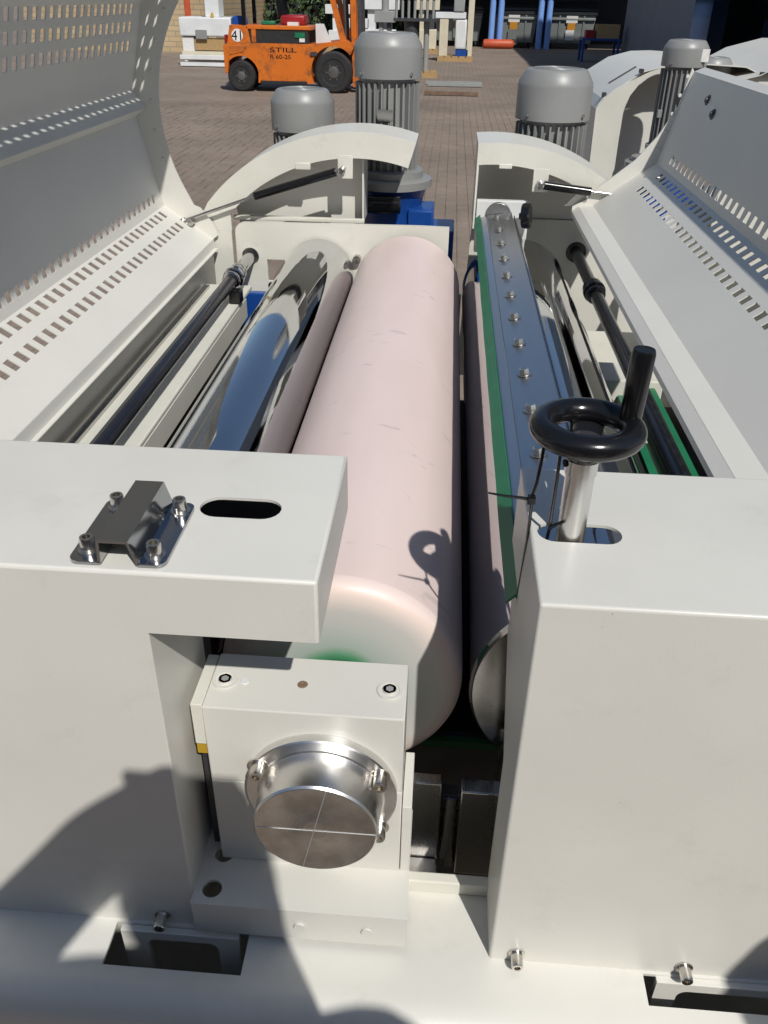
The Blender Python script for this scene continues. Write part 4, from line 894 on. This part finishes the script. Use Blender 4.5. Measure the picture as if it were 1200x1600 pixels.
for k, (x0, x1, y, m_, lab) in enumerate(((-.55, .62, 19.55, 'grey_light', 'pale steel bar lying farthest back on the paving'), (-.50, .62, 19.15, 'grey_light', 'pale steel bar lying second on the paving'), (-.50, .50, 17.35, 'rust', 'rusty steel bar lying nearest on the paving'))):
    sb = MB(True).box(x0, x1, y, y+.07, .014, .074).build('steel_bar', m_, None, bevel=.004); tag(sb, lab, 'steel bar', 'steel bars on the paving')

# ------------------------------------------------------------------ photographer behind the lens: only the shadow of arms and phone shows
def person(label, J, Eg, loc, mats):
    me = bpy.data.meshes.new('person'); names = list(J); org = Vector(loc)
    me.from_pydata([Vector(J[k][0])-org for k in names], [(names.index(a), names.index(b_)) for a, b_ in Eg], [])
    o = bpy.data.objects.new('person', me); col.objects.link(o); place(o, org, None)
    q = o.modifiers.new('skin', 'SKIN'); q.use_smooth_shade = True
    for i, k in enumerate(names):
        sv = me.skin_vertices[0].data[i]; r_ = J[k][1]; sv.radius = (r_, r_) if not isinstance(r_, tuple) else r_
        sv.use_root = (i == 0)
    q = o.modifiers.new('sub', 'SUBSURF'); q.levels = 2; q.render_levels = 2
    me.materials.append(MATS[mats]); tag(o, label, 'person'); return o
J = {'pelvis': ((.15, -.38, 1.00), .15), 'belly': ((.15, -.36, 1.16), .14), 'chest': ((.15, -.31, 1.38), .155), 'neck0': ((.14, -.29, 1.56), .075), 'neck': ((.14, -.28, 1.62), .060), 'head0': ((.14, -.27, 1.69), .085), 'head1': ((.14, -.26, 1.77), .105), 'head2': ((.14, -.27, 1.86), .08),
     'hipl': ((.05, -.38, .94), .10), 'kneel': ((.02, -.35, .52), .065), 'anklel': ((.02, -.40, .10), .042), 'toel': ((.01, -.24, .05), .040),
     'hipr': ((.25, -.38, .94), .10), 'kneer': ((.28, -.35, .52), .065), 'ankler': ((.28, -.40, .10), .042), 'toer': ((.29, -.24, .05), .040),
     'shl': ((-.05, -.28, 1.52), .095), 'ell': ((-.29, -.11, 1.29), .068), 'wrl': ((-.090, -.055, 1.520), .052), 'pal': ((-.022, -.050, 1.605), .056),
     'shr': ((.35, -.28, 1.52), .09), 'elr': ((.13, -.10, 1.10), .080), 'wrr': ((.072, -.060, 1.42), .066), 'par': ((.075, -.050, 1.56), .055)}
Eg = [('pelvis', 'belly'), ('belly', 'chest'), ('chest', 'neck0'), ('neck0', 'neck'), ('neck', 'head0'), ('head0', 'head1'), ('head1', 'head2'), ('pelvis', 'hipl'), ('hipl', 'kneel'), ('kneel', 'anklel'), ('anklel', 'toel'), ('pelvis', 'hipr'), ('hipr', 'kneer'), ('kneer', 'ankler'), ('ankler', 'toer'),
      ('chest', 'shl'), ('shl', 'ell'), ('ell', 'wrl'), ('wrl', 'pal'), ('chest', 'shr'), ('shr', 'elr'), ('elr', 'wrr'), ('wrr', 'par')]
for k, dz in enumerate((-.03, -.008, .014, .034)):        # fingers of both hands round the phone
    J['fl%d' % k] = ((-.020+.004*k, -.028, 1.605+dz), .010); J['gl%d' % k] = ((.012, -.022, 1.618+dz), .0085); J['hl%d' % k] = ((.030, -.026, 1.622+dz), .008); Eg += [('pal', 'fl%d' % k), ('fl%d' % k, 'gl%d' % k), ('gl%d' % k, 'hl%d' % k)]
    J['fr%d' % k] = ((.112-.004*k, -.028, 1.595+dz), .010); J['gr%d' % k] = ((.085, -.022, 1.606+dz), .0085); J['hr%d' % k] = ((.070, -.026, 1.61+dz), .008); Eg += [('par', 'fr%d' % k), ('fr%d' % k, 'gr%d' % k), ('gr%d' % k, 'hr%d' % k)]
J['tl0'] = ((-.01, -.055, 1.59), .011); J['tl1'] = ((.015, -.058, 1.61), .009); J['tr0'] = ((.10, -.055, 1.585), .011); J['tr1'] = ((.075, -.058, 1.605), .009)
Eg += [('pal', 'tl0'), ('tl0', 'tl1'), ('par', 'tr0'), ('tr0', 'tr1')]
person('person in dark clothes behind the lens holding a phone, seen only as a shadow', J, Eg, (.15, -.42, 0), 'shirt')
off = Vector((.72, .22, -.09)); J2 = {k: (Vector(v[0])+off, v[1]) for k, v in J.items() if k[:2] not in ('fl', 'gl', 'hl', 'fr', 'gr', 'hr', 'tl', 'tr')}  # second figure added out of view; its shoulder casts the round shadow
for k, p, r_ in (('shl', (.69, -.05, 1.42), .095), ('ell', (.665, -.08, 1.12), .055), ('wrl', (.68, .0, .88), .036), ('pal', (.68, .03, .80), .038), ('shr', (1.08, -.05, 1.42), .09), ('elr', (1.13, -.08, 1.12), .055), ('wrr', (1.12, .0, .88), .036), ('par', (1.12, .03, .80), .038)): J2[k] = (Vector(p), r_)
Eg2 = [e_ for e_ in Eg if e_[0] in J2 and e_[1] in J2]
for sd, px in (('l', .68), ('r', 1.12)):
    for k in range(4): J2['f%s%d' % (sd, k)] = ((px-.02+.013*k, .045, .74), .009); J2['g%s%d' % (sd, k)] = ((px-.02+.013*k, .05, .70-.004*(k % 3)), .008); Eg2 += [('pa'+sd, 'f%s%d' % (sd, k)), ('f%s%d' % (sd, k), 'g%s%d' % (sd, k))]
    J2['t'+sd] = ((px-.03, .06, .78), .010); Eg2.append(('pa'+sd, 't'+sd))
person('unseen person added right of the lens to cast the round shadow on the right housing', J2, Eg2, (.87, -.14, 0), 'shirt')
ph = thing('phone', 'black phone held up in two hands, seen only in the shadow', 'phone', (.04, -.042, 1.55), real=True)
MB(True).box(-.022, .105, -.046, -.037, 1.565, 1.675).build('case', 'black_plastic', ph, bevel=.006)
MB(True).box(-.016, .099, -.0470, -.0462, 1.572, 1.668).build('screen', 'glass_blue', ph)

# unseen building added behind the photographer to hold back skylight and darken reflections
wk = thing('skylight_blocker', 'long grey building added unseen behind the lens to hold back skylight', 'building', (0, -7, 0), real=True)
MB(True).box(-22, 22, -7.2, -7.0, 0, 5.6).build('wall', 'hall_wall', wk)
MB(True).box(-22, 22, -14, -6.8, 5.6, 5.85).build('roof', 'hall_dark', wk)
for k in range(8): MB(True).box(-17+k*4.6, -15+k*4.6, -6.99, -6.97, 1.2, 3.2).build('window', 'glass_blue', wk)
